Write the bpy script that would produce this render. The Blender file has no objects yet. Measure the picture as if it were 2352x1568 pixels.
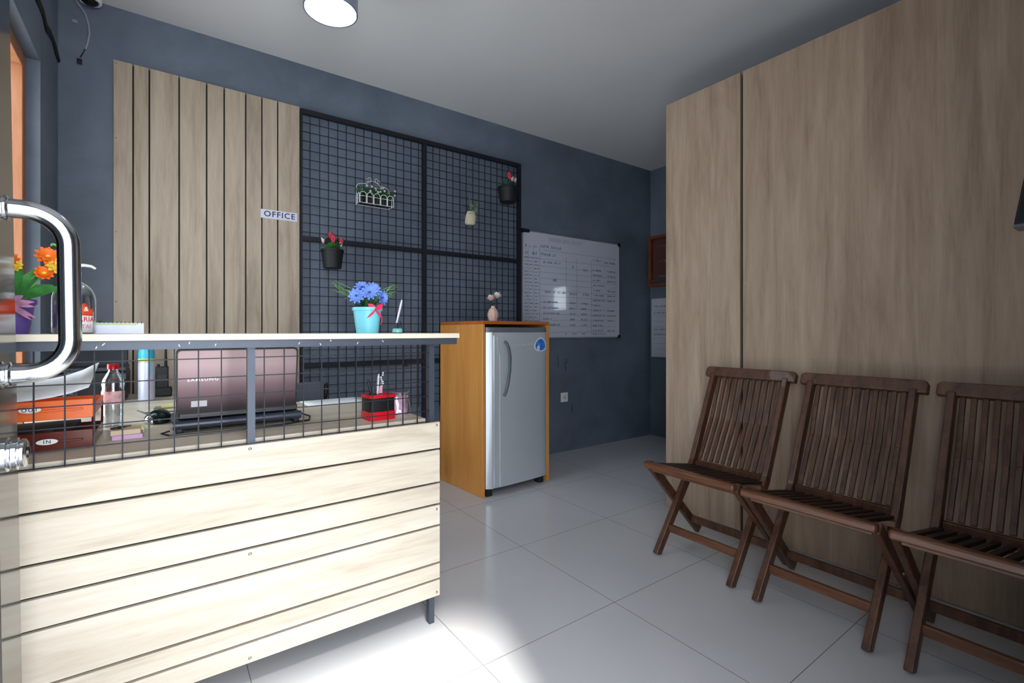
import bpy, bmesh, math, random
from mathutils import Vector, Matrix
PI = math.pi
rnd = random.Random(7)
sc = bpy.context.scene
C = sc.collection

# ---------------------------------------------------------------- camera
CAMZ = 1.05
cam = bpy.data.objects.new('camera', bpy.data.cameras.new('camera'))
C.objects.link(cam); sc.camera = cam
cam.data.sensor_width = 36; cam.data.lens = 1108 / 2352 * 36
cam.data.shift_y = -23 / 2352; cam.data.clip_start = 0.02
ANG = math.atan2(1524, 1108)                       # between view axis and the back wall's direction
fwd = Vector((math.cos(ANG), math.sin(ANG), 0))
cam.location = (0, 0, CAMZ)
cam.rotation_euler = (PI / 2, 0, math.atan2(fwd.y, fwd.x) - PI / 2)

# ---------------------------------------------------------------- light and exposure
sc.view_settings.view_transform = 'Standard'; sc.view_settings.look = 'None'
sc.view_settings.gamma = 1; sc.view_settings.use_curve_mapping = False
sc.view_settings.exposure = 0.1
w = bpy.data.worlds.new('sky'); sc.world = w; w.use_nodes = True
wn = w.node_tree.nodes; wl = w.node_tree.links
bg = wn['Background']; bg.inputs[0].default_value = (0.88, 0.94, 1.0, 1); bg.inputs[1].default_value = 9.5
sun = bpy.data.objects.new('sun', bpy.data.lights.new('sun', 'SUN')); C.objects.link(sun)
sun.data.energy = 10; sun.data.angle = math.radians(6); sun.data.color = (1, 0.97, 0.90)
SD = Vector((0.24, 1.0, -1.42))
sun.rotation_euler = SD.to_track_quat('-Z', 'Y').to_euler()
def portal(name, loc, rot, sx, sy):
    l = bpy.data.lights.new(name, 'AREA'); l.shape = 'RECTANGLE'; l.size = sx; l.size_y = sy
    l.cycles.is_portal = True
    o = bpy.data.objects.new(name, l); C.objects.link(o); o.location = loc; o.rotation_euler = rot
portal('doorway_portal', (0.16, -0.13, 1.15), (-PI / 2, 0, PI), 0.82, 2.3)
portal('side_window_portal', (4.2, 1.65, 1.47), (0, PI / 2, 0), .30, .40)
portal('window_portal', (-.58, 2.375, 1.33), (0, -PI / 2, 0), 1.60, .66)

# ---------------------------------------------------------------- materials
MATS = {}
def S(r, g, b):
    f = lambda c: (c / 255 / 12.92) if c / 255 <= 0.04045 else ((c / 255 + 0.055) / 1.055) ** 2.4
    return (f(r), f(g), f(b), 1)
def mat(name, col, rough=0.5, metal=0.0, var=0.08, scale=8, bump=0.0, trans=0.0, emit=None, estr=0, coat=0.0, spec=0.5, ior=1.45, sub=0.0):
    m = bpy.data.materials.new(name); m.use_nodes = True; MATS[name] = m
    n = m.node_tree.nodes; l = m.node_tree.links; p = n['Principled BSDF']
    p.inputs['Roughness'].default_value = rough; p.inputs['Metallic'].default_value = metal
    p.inputs['Transmission Weight'].default_value = trans; p.inputs['Coat Weight'].default_value = coat
    p.inputs['Specular IOR Level'].default_value = spec; p.inputs['IOR'].default_value = ior
    p.inputs['Base Color'].default_value = col
    tc = n.new('ShaderNodeTexCoord'); nz = n.new('ShaderNodeTexNoise'); nz.inputs['Scale'].default_value = scale; nz.inputs['Detail'].default_value = 5
    l.new(tc.outputs['Object'], nz.inputs['Vector'])
    if var:
        mx = n.new('ShaderNodeMixRGB'); mx.blend_type = 'MIX'
        mx.inputs[1].default_value = tuple(c * (1 - var) for c in col[:3]) + (1,)
        mx.inputs[2].default_value = tuple(min(1, c * (1 + var)) for c in col[:3]) + (1,)
        cr = n.new('ShaderNodeMapRange'); cr.inputs[1].default_value = .3; cr.inputs[2].default_value = .7
        l.new(nz.outputs['Fac'], cr.inputs[0]); l.new(cr.outputs[0], mx.inputs[0]); l.new(mx.outputs[0], p.inputs['Base Color'])
    if bump:
        b = n.new('ShaderNodeBump'); b.inputs['Strength'].default_value = bump; b.inputs['Distance'].default_value = 0.002
        l.new(nz.outputs['Fac'], b.inputs['Height']); l.new(b.outputs[0], p.inputs['Normal'])
    if emit:
        p.inputs['Emission Color'].default_value = emit; p.inputs['Emission Strength'].default_value = estr
    return m
def wood(name, dark, mid, light, axis='Z', rough=0.45, scale=1.0, coat=0.0, stretch=14, spec=.5):
    m = bpy.data.materials.new(name); m.use_nodes = True; MATS[name] = m
    n = m.node_tree.nodes; l = m.node_tree.links; p = n['Principled BSDF']
    p.inputs['Roughness'].default_value = rough; p.inputs['Coat Weight'].default_value = coat; p.inputs['Specular IOR Level'].default_value = spec
    tc = n.new('ShaderNodeTexCoord'); mp = n.new('ShaderNodeMapping')
    s = [stretch * scale] * 3; s['XYZ'.index(axis)] = 1.1 * scale
    mp.inputs['Scale'].default_value = s
    l.new(tc.outputs['Object'], mp.inputs['Vector'])
    a = n.new('ShaderNodeTexNoise'); a.inputs['Scale'].default_value = 1.0; a.inputs['Detail'].default_value = 8; a.inputs['Roughness'].default_value = .62; a.inputs['Distortion'].default_value = .6
    b = n.new('ShaderNodeTexNoise'); b.inputs['Scale'].default_value = 6.0; b.inputs['Detail'].default_value = 6; b.inputs['Roughness'].default_value = .7
    l.new(mp.outputs[0], a.inputs['Vector']); l.new(mp.outputs[0], b.inputs['Vector'])
    ad = n.new('ShaderNodeMath'); ad.operation = 'MULTIPLY_ADD'; ad.inputs[1].default_value = .45
    l.new(b.outputs['Fac'], ad.inputs[0]); l.new(a.outputs['Fac'], ad.inputs[2])
    r = n.new('ShaderNodeValToRGB'); e = r.color_ramp.elements
    e[0].position = .5; e[0].color = dark; e[1].position = .96; e[1].color = light
    k = e.new(.7); k.color = mid
    l.new(ad.outputs[0], r.inputs[0])
    k2 = n.new('ShaderNodeMapping'); s2 = [5.5 * scale] * 3; s2['XYZ'.index(axis)] = 1.5 * scale; k2.inputs['Scale'].default_value = s2; k2.inputs['Location'].default_value = (3.1, 1.7, 5.2)
    kn = n.new('ShaderNodeTexNoise'); kn.inputs['Scale'].default_value = 1; kn.inputs['Detail'].default_value = 3; kn.inputs['Distortion'].default_value = 1.2
    l.new(tc.outputs['Object'], k2.inputs['Vector']); l.new(k2.outputs[0], kn.inputs['Vector'])
    km = n.new('ShaderNodeMapRange'); km.inputs[1].default_value = .6; km.inputs[2].default_value = .8; km.inputs[3].default_value = 0; km.inputs[4].default_value = .4
    l.new(kn.outputs['Fac'], km.inputs[0])
    mk = n.new('ShaderNodeMixRGB'); mk.blend_type = 'MULTIPLY'; mk.inputs[2].default_value = (.62, .52, .46, 1); l.new(km.outputs[0], mk.inputs[0]); l.new(r.outputs[0], mk.inputs[1]); l.new(mk.outputs[0], p.inputs['Base Color'])
    bp = n.new('ShaderNodeBump'); bp.inputs['Strength'].default_value = .15; bp.inputs['Distance'].default_value = .001
    l.new(ad.outputs[0], bp.inputs['Height']); l.new(bp.outputs[0], p.inputs['Normal'])
    return m
OAKZ = wood('oak_vertical', S(140, 123, 106), S(168, 151, 133), S(186, 171, 153), 'Z', .55)
OAKX = wood('oak_horizontal_lit', S(182, 168, 149), S(206, 194, 177), S(220, 211, 196), 'X', .5)  # same oak as the wall panel, paled to stand in for strong daylight
OAKP = wood('partition_oak', S(144, 120, 101), S(167, 144, 123), S(184, 163, 143), 'Z', .5)
DESK = wood('desk_oak_lit', S(186, 172, 154), S(206, 194, 176), S(218, 208, 192), 'X', .45)  # oak lightened: brighter light on the desktop is put into its colour
EDGE = mat('countertop_edge', S(226, 216, 196), .4, var=.04, scale=5)
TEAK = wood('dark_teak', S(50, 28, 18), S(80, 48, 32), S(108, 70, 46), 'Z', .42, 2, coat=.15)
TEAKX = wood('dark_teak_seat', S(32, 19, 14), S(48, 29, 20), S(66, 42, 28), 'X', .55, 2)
TEAKY = wood('dark_teak_rail', S(70, 40, 25), S(102, 62, 40), S(132, 86, 56), 'Y', .35, 2, coat=.3)
ORANGE = wood('orange_teak', S(190, 124, 56), S(206, 140, 68), S(216, 154, 82), 'Z', .35, 1, coat=.15)
BROWNW = wood('brown_frame_wood', S(96, 44, 18), S(120, 58, 26), S(140, 72, 36), 'X', .4)
DARKGAP = mat('dark_groove', S(38, 34, 30), .7)
STEELP = mat('dark_painted_steel', S(72, 78, 90), .42, .3, var=.05, scale=20)
GRID = mat('black_grid_paint', S(26, 28, 38), .5, .2, var=.05)
CHROME = mat('brushed_stainless', S(205, 208, 212), .16, 1.0, var=.03, scale=60)
STILE = mat('dark_stainless', S(74, 73, 72), .12, 1.0, var=.05, scale=30)
BLACK = mat('black_plastic', S(24, 25, 28), .38)
BLACKM = mat('black_matte', S(30, 30, 33), .75)
DGREY = mat('dark_grey_plastic', S(62, 66, 74), .45)
WHITE = mat('white_plastic', S(232, 232, 230), .35, var=.03)
PAPER = mat('white_paper', S(236, 238, 242), .8, var=.03)
RED = mat('red_plastic', S(206, 20, 34), .3, var=.05)
PINK = mat('pink_paper', S(236, 160, 190), .7)
PINKR = mat('red_ribbon', S(214, 40, 88), .6)
LIL = mat('lilac_ribbon', S(176, 122, 154), .7, var=.3, scale=60)
PURP = mat('purple_plastic', S(98, 76, 150), .4)
CYAN = mat('sky_blue_plastic', S(122, 206, 224), .4, var=.04)
GREEN = mat('leaf_green', S(62, 128, 60), .5, var=.3, scale=40)
DGREEN = mat('dark_leaf_green', S(44, 84, 54), .55, var=.3, scale=40)
LGREEN = mat('light_leaf_green', S(120, 170, 96), .5, var=.3, scale=40)
BLUEF = mat('blue_petal', S(112, 146, 226), .6, var=.25, scale=60)
ORF = mat('orange_petal', S(244, 112, 30), .55, var=.2, scale=60)
YEF = mat('yellow_petal', S(246, 206, 70), .55, var=.2, scale=60)
REDF = mat('red_petal', S(200, 52, 74), .6, var=.3, scale=80)
PALEF = mat('pale_petal', S(226, 196, 196), .6, var=.1, scale=60)
CREAM = mat('cream_cloth', S(206, 196, 170), .8, var=.06, scale=40)
VASE = mat('blush_ceramic', S(222, 186, 172), .35)
TRAYO = mat('orange_tray_plastic', S(232, 108, 48), .3, var=.05)
TRAYB = mat('brown_tray_plastic', S(92, 30, 18), .22, var=.08)
NOTEY = mat('yellow_note', S(222, 216, 140), .8)
NOTEP = mat('lilac_note', S(208, 168, 206), .8)
CAPB = mat('turquoise_cap', S(54, 176, 212), .35)
YBAND = mat('yellow_band', S(230, 226, 60), .4)
CANW = mat('pale_can', S(206, 210, 232), .35, .3)
INK = mat('dark_ink', S(40, 42, 66), .6, var=0)
SILVERI = mat('silver_lettering', S(214, 210, 214), .3, .4, var=0)
REDINK = mat('red_ink', S(206, 60, 52), .6, var=0)
ORINK = mat('orange_label', S(226, 74, 40), .6, var=.03)
SCREW = mat('screw_metal', S(170, 160, 145), .3, .8)
GREYLINE = mat('board_line_ink', S(96, 98, 112), .7, var=0)
def glassy(name, tint, rough=.02, mixf=.88):
    m = bpy.data.materials.new(name); m.use_nodes = True; n = m.node_tree.nodes; l = m.node_tree.links
    for x in list(n): n.remove(x)
    o = n.new('ShaderNodeOutputMaterial'); t = n.new('ShaderNodeBsdfTransparent'); g = n.new('ShaderNodeBsdfGlossy')
    t.inputs[0].default_value = tint; g.inputs['Roughness'].default_value = rough
    lw = n.new('ShaderNodeLayerWeight'); lw.inputs[0].default_value = .35
    mr = n.new('ShaderNodeMapRange'); mr.inputs[3].default_value = 1 - mixf; mr.inputs[4].default_value = .85
    mx = n.new('ShaderNodeMixShader'); l.new(lw.outputs['Facing'], mr.inputs[0]); l.new(mr.outputs[0], mx.inputs[0])
    l.new(t.outputs[0], mx.inputs[1]); l.new(g.outputs[0], mx.inputs[2]); l.new(mx.outputs[0], o.inputs[0])
    return m
CLEAR = glassy('clear_plastic', (.93, .95, .97, 1), .06, .9)
PANE = glassy('window_glass', (.92, .95, .95, 1), .01, .96)
def wallmat():
    m = mat('blue_grey_plaster', S(97, 109, 127), .5, var=0, bump=.1, scale=7)
    n = m.node_tree.nodes; l = m.node_tree.links; p = n['Principled BSDF']
    tc = n.new('ShaderNodeTexCoord'); a = n.new('ShaderNodeTexNoise'); a.inputs['Scale'].default_value = 2.2; a.inputs['Detail'].default_value = 7; a.inputs['Roughness'].default_value = .62; a.inputs['Distortion'].default_value = .5
    l.new(tc.outputs['Object'], a.inputs['Vector'])
    r = n.new('ShaderNodeValToRGB'); e = r.color_ramp.elements
    e[0].position = .3; e[0].color = S(83, 95, 109); e[1].position = .72; e[1].color = S(111, 121, 138)
    l.new(a.outputs['Fac'], r.inputs[0]); l.new(r.outputs[0], p.inputs['Base Color'])
    return m
WALL = wallmat()
CEIL = mat('white_ceiling_paint', S(214, 214, 216), .85, var=.02, scale=2)
PAVE = mat('pale_pavement', S(190, 188, 184), .8, var=.1, scale=3)
def tilemat():
    m = mat('glossy_floor_tile', S(205, 205, 208), .12, var=.03, scale=2.5, spec=.5)
    n = m.node_tree.nodes; l = m.node_tree.links; p = n['Principled BSDF']
    src = p.inputs['Base Color'].links[0].from_socket
    tc = n.new('ShaderNodeTexCoord'); sp = n.new('ShaderNodeSeparateXYZ'); l.new(tc.outputs['Object'], sp.inputs[0])
    outs = []
    for i, off, per in ((0, .80 - 6, .602), (1, 1.28 - 6.03, .603)):
        def M(op, a, bval):
            k = n.new('ShaderNodeMath'); k.operation = op; l.new(a, k.inputs[0])
            if bval is not None: k.inputs[1].default_value = bval
            return k.outputs[0]
        v = M('SUBTRACT', sp.outputs[i], off); v = M('DIVIDE', v, per); v = M('FRACT', v, None)
        v = M('SUBTRACT', v, .5); v = M('ABSOLUTE', v, None); v = M('GREATER_THAN', v, .5 - .0013 / per)
        outs.append(v)
    mxx = n.new('ShaderNodeMath'); mxx.operation = 'MAXIMUM'; l.new(outs[0], mxx.inputs[0]); l.new(outs[1], mxx.inputs[1])
    mx = n.new('ShaderNodeMixRGB'); l.new(mxx.outputs[0], mx.inputs[0]); l.new(src, mx.inputs[1]); mx.inputs[2].default_value = S(128, 126, 128)
    l.new(mx.outputs[0], p.inputs['Base Color'])
    return m
TILE = tilemat()
def mixramp(name, stops, axis, lo, hi, rough, metal=0):
    return None

# ---------------------------------------------------------------- mesh builder
ORG = {}
class MB:
    def __init__(s): s.bm = bmesh.new(); s.mi = 0
    def _tag(s, n0):
        s.bm.faces.ensure_lookup_table()
        for f in s.bm.faces[n0:]: f.material_index = s.mi
    def box(s, lo, hi, M=None):
        n0 = len(s.bm.faces)
        vs = [s.bm.verts.new((x, y, z)) for x in (lo[0], hi[0]) for y in (lo[1], hi[1]) for z in (lo[2], hi[2])]
        if M is not None:
            for v in vs: v.co = M @ v.co
        for q in ((0, 1, 3, 2), (4, 6, 7, 5), (0, 4, 5, 1), (2, 3, 7, 6), (0, 2, 6, 4), (1, 5, 7, 3)):
            s.bm.faces.new([vs[i] for i in q])
        s._tag(n0); return s
    def bar(s, p, q, w, h, up=(0, 0, 1)):
        p = Vector(p); q = Vector(q); d = (q - p).normalized(); u = Vector(up)
        a = d.cross(u)
        if a.length < 1e-4: a = d.cross(Vector((1, 0, 0)))
        a.normalize(); b = a.cross(d).normalized()
        n0 = len(s.bm.faces)
        vs = [s.bm.verts.new(c + a * (i * w / 2) + b * (j * h / 2)) for c in (p, q) for i, j in ((-1, -1), (1, -1), (1, 1), (-1, 1))]
        for k in range(4): s.bm.faces.new((vs[k], vs[(k + 1) % 4], vs[4 + (k + 1) % 4], vs[4 + k]))
        s.bm.faces.new(vs[:4][::-1]); s.bm.faces.new(vs[4:]); s._tag(n0); return s
    def tube(s, pts, r, seg=8, closed=False, cap=True, ry=None):
        pts = [Vector(p) for p in pts]; n = len(pts); rings = []; n0 = len(s.bm.faces)
        ref = None
        for i, p in enumerate(pts):
            if closed: t = pts[(i + 1) % n] - pts[i - 1]
            else: t = pts[min(i + 1, n - 1)] - pts[max(i - 1, 0)]
            if t.length < 1e-9: t = Vector((0, 0, 1))
            t.normalize()
            if ref is None: ref = t.cross(Vector((0, 0, 1)) if abs(t.z) < .9 else Vector((0, 1, 0))).normalized()
            a = (ref - t * ref.dot(t)); a = a.normalized() if a.length > 1e-6 else t.orthogonal().normalized()
            ref = a; b = t.cross(a)
            rr = r[i] if isinstance(r, (list, tuple)) else r
            r2 = rr if ry is None else (ry[i] if isinstance(ry, (list, tuple)) else ry)
            rings.append([s.bm.verts.new(p + a * (rr * math.cos(2 * PI * k / seg)) + b * (r2 * math.sin(2 * PI * k / seg))) for k in range(seg)])
        for i in range(n if closed else n - 1):
            A = rings[i]; B = rings[(i + 1) % n]
            for k in range(seg): s.bm.faces.new((A[k], A[(k + 1) % seg], B[(k + 1) % seg], B[k]))
        if cap and not closed:
            s.bm.faces.new(rings[0][::-1]); s.bm.faces.new(rings[-1])
        s._tag(n0); return s
    def lathe(s, prof, c=(0, 0, 0), seg=24, axis=None, sx=1, sy=1):
        n0 = len(s.bm.faces); c = Vector(c); R = Matrix.Identity(3)
        if axis is not None: R = Vector((0, 0, 1)).rotation_difference(Vector(axis)).to_matrix()
        rings = []
        for r, z in prof:
            if r < 1e-6: rings.append([s.bm.verts.new(c + R @ Vector((0, 0, z)))])
            else: rings.append([s.bm.verts.new(c + R @ Vector((r * sx * math.cos(2 * PI * k / seg), r * sy * math.sin(2 * PI * k / seg), z))) for k in range(seg)])
        for A, B in zip(rings, rings[1:]):
            for k in range(seg):
                k2 = (k + 1) % seg
                if len(A) == 1 and len(B) == 1: continue
                if len(A) == 1: s.bm.faces.new((A[0], B[k2], B[k]))
                elif len(B) == 1: s.bm.faces.new((A[k], A[k2], B[0]))
                else: s.bm.faces.new((A[k], A[k2], B[k2], B[k]))
        for Rg, rev in ((rings[0], True), (rings[-1], False)):
            if len(Rg) > 1 and prof[0] != prof[-1]: s.bm.faces.new(Rg[::-1] if rev else Rg)
        s._tag(n0); return s
    def prism(s, poly, h, M):
        """poly in local xy, extruded along local z from 0 to h, placed by M"""
        n0 = len(s.bm.faces)
        a = [s.bm.verts.new(M @ Vector((x, y, 0))) for x, y in poly]; b = [s.bm.verts.new(M @ Vector((x, y, h))) for x, y in poly]
        n = len(poly)
        for k in range(n): s.bm.faces.new((a[k], a[(k + 1) % n], b[(k + 1) % n], b[k]))
        s.bm.faces.new(a[::-1]); s.bm.faces.new(b); s._tag(n0); return s
    def leaf(s, base, tip, w, nrm=(0, 0, 1), droop=0.0, n=5, t=.0006):
        base = Vector(base); tip = Vector(tip); d = tip - base; a = d.cross(Vector(nrm))
        if a.length < 1e-6: a = d.orthogonal()
        a.normalize(); nn = a.cross(d).normalized(); n0 = len(s.bm.faces); rows = []
        for i in range(n + 1):
            f = i / n; ww = w * math.sin(PI * min(.97, f * .9 + .08)) ** .8 / 2
            c = base + d * f + nn * (-droop * d.length * f * f)
            rows.append([s.bm.verts.new(c - a * ww + nn * ww * .35), s.bm.verts.new(c), s.bm.verts.new(c + a * ww + nn * ww * .35)])
        for A, B in zip(rows, rows[1:]):
            for k in range(2): s.bm.faces.new((A[k], A[k + 1], B[k + 1], B[k]))
        s._tag(n0); return s
    def sphere(s, c, r, sx=1, sy=1, sz=1, seg=12):
        prof = [(r * math.sin(PI * i / 8), -r * sz * math.cos(PI * i / 8)) for i in range(9)]
        prof[0] = (0, -r * sz); prof[-1] = (0, r * sz)
        return s.lathe(prof, c, seg, None, sx, sy)
    def text(s, body, size, M, ext=.0006, spacing=1.0, sx=1.0):
        cu = bpy.data.curves.new('t', 'FONT'); cu.body = body; cu.size = size; cu.extrude = ext; cu.align_x = 'CENTER'; cu.align_y = 'CENTER'
        cu.space_character = spacing; cu.resolution_u = 3; cu.offset = size * .012
        o = bpy.data.objects.new('t', cu); C.objects.link(o); bpy.context.view_layer.update()
        me = bpy.data.meshes.new_from_object(o); n0 = len(s.bm.faces); v0 = len(s.bm.verts)
        s.bm.from_mesh(me); s.bm.verts.ensure_lookup_table()
        for v in s.bm.verts[v0:]: v.co = M @ Vector((v.co.x * sx, v.co.y, v.co.z))
        s._tag(n0); bpy.data.objects.remove(o); bpy.data.curves.remove(cu); bpy.data.meshes.remove(me); return s
    def build(s, name, mats, parent=None, origin=None, smooth=40, bevel=0, seg=2, subsurf=0, solid=0):
        if not isinstance(mats, (list, tuple)): mats = [mats]
        if origin is None: origin = ORG.get(parent.name_full, Vector((0, 0, 0))) if parent else Vector((0, 0, 0))
        origin = Vector(origin)
        bmesh.ops.recalc_face_normals(s.bm, faces=s.bm.faces)
        for v in s.bm.verts: v.co -= origin
        me = bpy.data.meshes.new(name); s.bm.to_mesh(me); s.bm.free()
        for m in mats: me.materials.append(m)
        if smooth: me.shade_smooth(); me.set_sharp_from_angle(angle=math.radians(smooth))
        o = bpy.data.objects.new(name, me); C.objects.link(o)
        if parent: o.parent = parent
        else: o.location = origin
        ORG[o.name_full] = origin
        if solid:
            q = o.modifiers.new('thick', 'SOLIDIFY'); q.thickness = solid
        if bevel:
            q = o.modifiers.new('bevel', 'BEVEL'); q.width = bevel; q.segments = seg; q.limit_method = 'ANGLE'; q.angle_limit = math.radians(40)
        if subsurf:
            q = o.modifiers.new('sub', 'SUBSURF'); q.levels = q.render_levels = subsurf
        return o
def frame(o, x, y):
    """matrix: local x -> x dir, local y -> y dir, z = x cross y, at o"""
    x = Vector(x).normalized(); y = Vector(y).normalized(); z = x.cross(y)
    return Matrix(((x.x, y.x, z.x, o[0]), (x.y, y.y, z.y, o[1]), (x.z, y.z, z.z, o[2]), (0, 0, 0, 1)))
def thing(name, label, cat, loc=(0, 0, 0), rotz=0, group=None, local=False):
    o = bpy.data.objects.new(name, None); C.objects.link(o); o.empty_display_size = .05
    o.location = loc; o.rotation_euler = (0, 0, rotz); o['label'] = label; o['category'] = cat
    if group: o['group'] = group
    ORG[o.name_full] = Vector((0, 0, 0)) if local else Vector(loc)
    return o
def tag(o, label, cat, group=None):
    o['label'] = label; o['category'] = cat
    if group: o['group'] = group
    return o
def struct(o): o['kind'] = 'structure'; return o
def dup(root, loc, label, group=None):
    r = root.copy(); C.objects.link(r); r.location = loc; r['label'] = label
    if group: r['group'] = group
    for ch in list(root.children):
        c = ch.copy(); C.objects.link(c); c.parent = r
        for g in ch.children:
            d = g.copy(); C.objects.link(d); d.parent = c
    return r
def arc(c, r, a0, a1, n, u, v):
    c = Vector(c); u = Vector(u); v = Vector(v)
    return [c + u * (r * math.cos(a0 + (a1 - a0) * i / n)) + v * (r * math.sin(a0 + (a1 - a0) * i / n)) for i in range(n + 1)]

# ---------------------------------------------------------------- room shell
XL, XR, YB, ZC = -.40, 4.03, 3.145, 2.685
struct(MB().box((XL - .15, -.12, -.1), (XR + .15, YB + .15, 0)).build('floor', TILE, smooth=0))
struct(MB().box((-4, -6, -.16), (5, -.12, -.02)).build('pavement', PAVE, smooth=0))
struct(MB().box((XL - .15, -.12, ZC), (XR + .15, YB + .15, ZC + .12)).build('ceiling', CEIL, smooth=0))
struct(MB().box((XL - .15, YB, 0), (XR + .15, YB + .15, ZC)).build('wall_back', WALL, smooth=0))
struct(MB().box((XR, 0, 0), (XR + .15, 1.45, ZC)).box((XR, 1.85, 0), (XR + .15, YB, ZC)).box((XR, 1.45, 0), (XR + .15, 1.85, 1.32)).box((XR, 1.45, 1.62), (XR + .15, 1.85, ZC)).build('wall_right', WALL, smooth=0))
struct(MB().box((XR + .07, 1.45, 1.32), (XR + .074, 1.85, 1.62)).build('window_2', PANE, smooth=0))
m = MB(); m.box((.57, -.12, 0), (XR + .15, 0, ZC)); m.box((XL - .15, -.12, 2.3), (.57, 0, ZC)); m.box((XL - .15, -.12, 0), (-.25, 0, 2.3))
struct(m.build('wall_front', WALL, smooth=0))
WY0, WY1, WZ0, WZ1 = 2.02, 2.73, .50, 2.156
m = MB()
m.box((XL - .15, 0, 0), (XL, WY0, ZC)); m.box((XL - .15, WY1, 0), (XL, YB, ZC))
m.box((XL - .15, WY0, 0), (XL, WY1, WZ0)); m.box((XL - .15, WY0, WZ1), (XL, WY1, ZC))
m.box((XL, 0, 0), (-.25, .45, ZC))
struct(m.build('wall_left', WALL, smooth=0))
# window with orange timber lining
m = MB(); xf0, xf1, t = XL - .13, XL - .042, .055
m.box((xf0, WY0, WZ0), (xf1, WY0 + t, WZ1)); m.box((xf0, WY1 - t, WZ0), (xf1, WY1, WZ1))
m.box((xf0, WY0 + t, WZ0), (xf1, WY1 - t, WZ0 + t)); m.box((xf0, WY0 + t, WZ1 - t), (xf1, WY1 - t, WZ1))
win = struct(m.build('window_1', wood('window_timber', S(140, 84, 52), S(160, 102, 68), S(176, 122, 88), 'Z', .4), origin=(xf0, WY0, WZ0), bevel=.003))
MB().box((xf0 + .03, WY0 + t, WZ0 + t), (xf0 + .036, WY1 - t, WZ1 - t)).build('pane', PANE, win, smooth=0)
# thin raised black line running under the ceiling on the left wall
m = MB(); pts = []
for i in range(26):
    y = 1.2 + i * (YB - 1.2) / 25
    pts.append((XL + .004, y, 2.362 + .010 * math.sin(i * 1.7) + rnd.uniform(-.007, .007)))
m.tube(pts, .005, 8, ry=[.016 + rnd.uniform(-.007, .007) for _ in pts])
tag(m.build('black_wall_line', mat('ragged_black', S(22, 24, 24), .8, var=.2, scale=90), origin=(XL, YB, 2.35)), 'ragged black line along the top of the left wall', 'cable')

# ---------------------------------------------------------------- entrance door leaf (edge of it seen at far left)
dr = bpy.data.objects.new('door_1', None); C.objects.link(dr); dr['kind'] = 'structure'
dr.location = (-.2475, 1.363, 0); ORG[dr.name_full] = Vector((-.2475, 1.363, 1.05)); dr.location = (-.2475, 1.363, 1.05)
dr.rotation_euler = (0, -math.radians(.75), 0)
FX = -.235
m = MB(); a, b = FX - .04, FX
m.box((a, 1.215, .012), (b, 1.363, 2.24)); m.box((a, .47, .012), (b, .60, 2.24)); m.box((a, .60, .012), (b, 1.215, .20)); m.box((a, .60, 2.1), (b, 1.215, 2.24))
m.build('door_frame', STILE, dr, bevel=.003)
MB().box((FX - .026, .60, .20), (FX - .018, 1.215, 2.1)).build('glass_panel', PANE, dr, smooth=0)
# D-shaped pull
gy, z0, z1, gx, rb = 1.236, .972, 1.272, -.140, .062
R_ = .0172
pts = [(FX, gy, z1)] + [(gx - rb, gy, z1)] + arc((gx - rb, gy, z1 - rb), rb, PI / 2, 0, 10, (1, 0, 0), (0, 0, 1))[1:]
pts += arc((gx - rb, gy, z0 + rb), rb, 0, -PI / 2, 10, (1, 0, 0), (0, 0, 1)) + [(FX, gy, z0)]
m = MB(); m.tube(pts, R_, 28)
hd = m.build('door_handle', CHROME, dr)
for z in (z0, z1):
    MB().lathe([(0, 0), (.023, 0), (.024, .004), (.0205, .006), (.0205, .009), (.0225, .011), (.0225, .014), (.0172, .017), (0, .017)], (FX, gy, z), 28, (1, 0, 0)).build('flange', CHROME, hd)
m = MB(); m.lathe([(0, 0), (.031, 0), (.031, .008), (.027, .010), (.027, .013), (.029, .015), (.029, .021), (.024, .022), (.024, .024), (.026, .026), (.026, .030), (.022, .033), (0, .033)], (FX, 1.243, .827), 28, (1, 0, 0))
lk = m.build('lock_cylinder', CHROME, dr)
MB().lathe([(0, 0), (.010, 0), (.010, .003), (.007, .004), (0, .004)], (FX + .033, 1.243, .827), 16, (1, 0, 0)).build('keyhole_cap', STILE, lk)

# ---------------------------------------------------------------- slatted oak panel on the back wall
pan = thing('slatted_wall_panel', 'tall pale oak panel of upright boards on the blue-grey back wall', 'wall panel', (.24, YB, .0))
MB().box((-.190, YB - .012, .02), (.672, YB - .001, 2.405)).build('backing', DARKGAP, pan, smooth=0)
ed = [-.193, -.116, -.050, .077, .201, .284, .390, .473, .557, .676]
m = MB()
for i in range(9): m.box((ed[i] + (.0038 if i else 0), YB - .024, .02), (ed[i + 1] - (.0038 if i < 8 else 0), YB - .0119, 2.41))
m.build('boards', OAKZ, pan, smooth=0)
for x in (-.183, .664):
    for z in (2.395, 2.02, 1.55, 1.2): MB().sphere((x, YB - .0245, z), .004, 1, .5, 1, 8).build('screw', SCREW, pan)
sg = thing('office_sign', 'small white sign reading OFFICE on the slatted oak panel', 'sign', (.564, YB - .0241, 1.737))
MB().box((.466, YB - .0265, 1.711), (.664, YB - .0242, 1.762)).build('plate', mat('sign_white', S(206, 206, 226), .5, var=.02), sg, smooth=0)
MB().text('OFFICE', .046, frame((.567, YB - .0268, 1.7365), (1, 0, 0), (0, 0, 1)), .0004, 1.16, 1.02).build('lettering', INK, sg, smooth=0)

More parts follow.
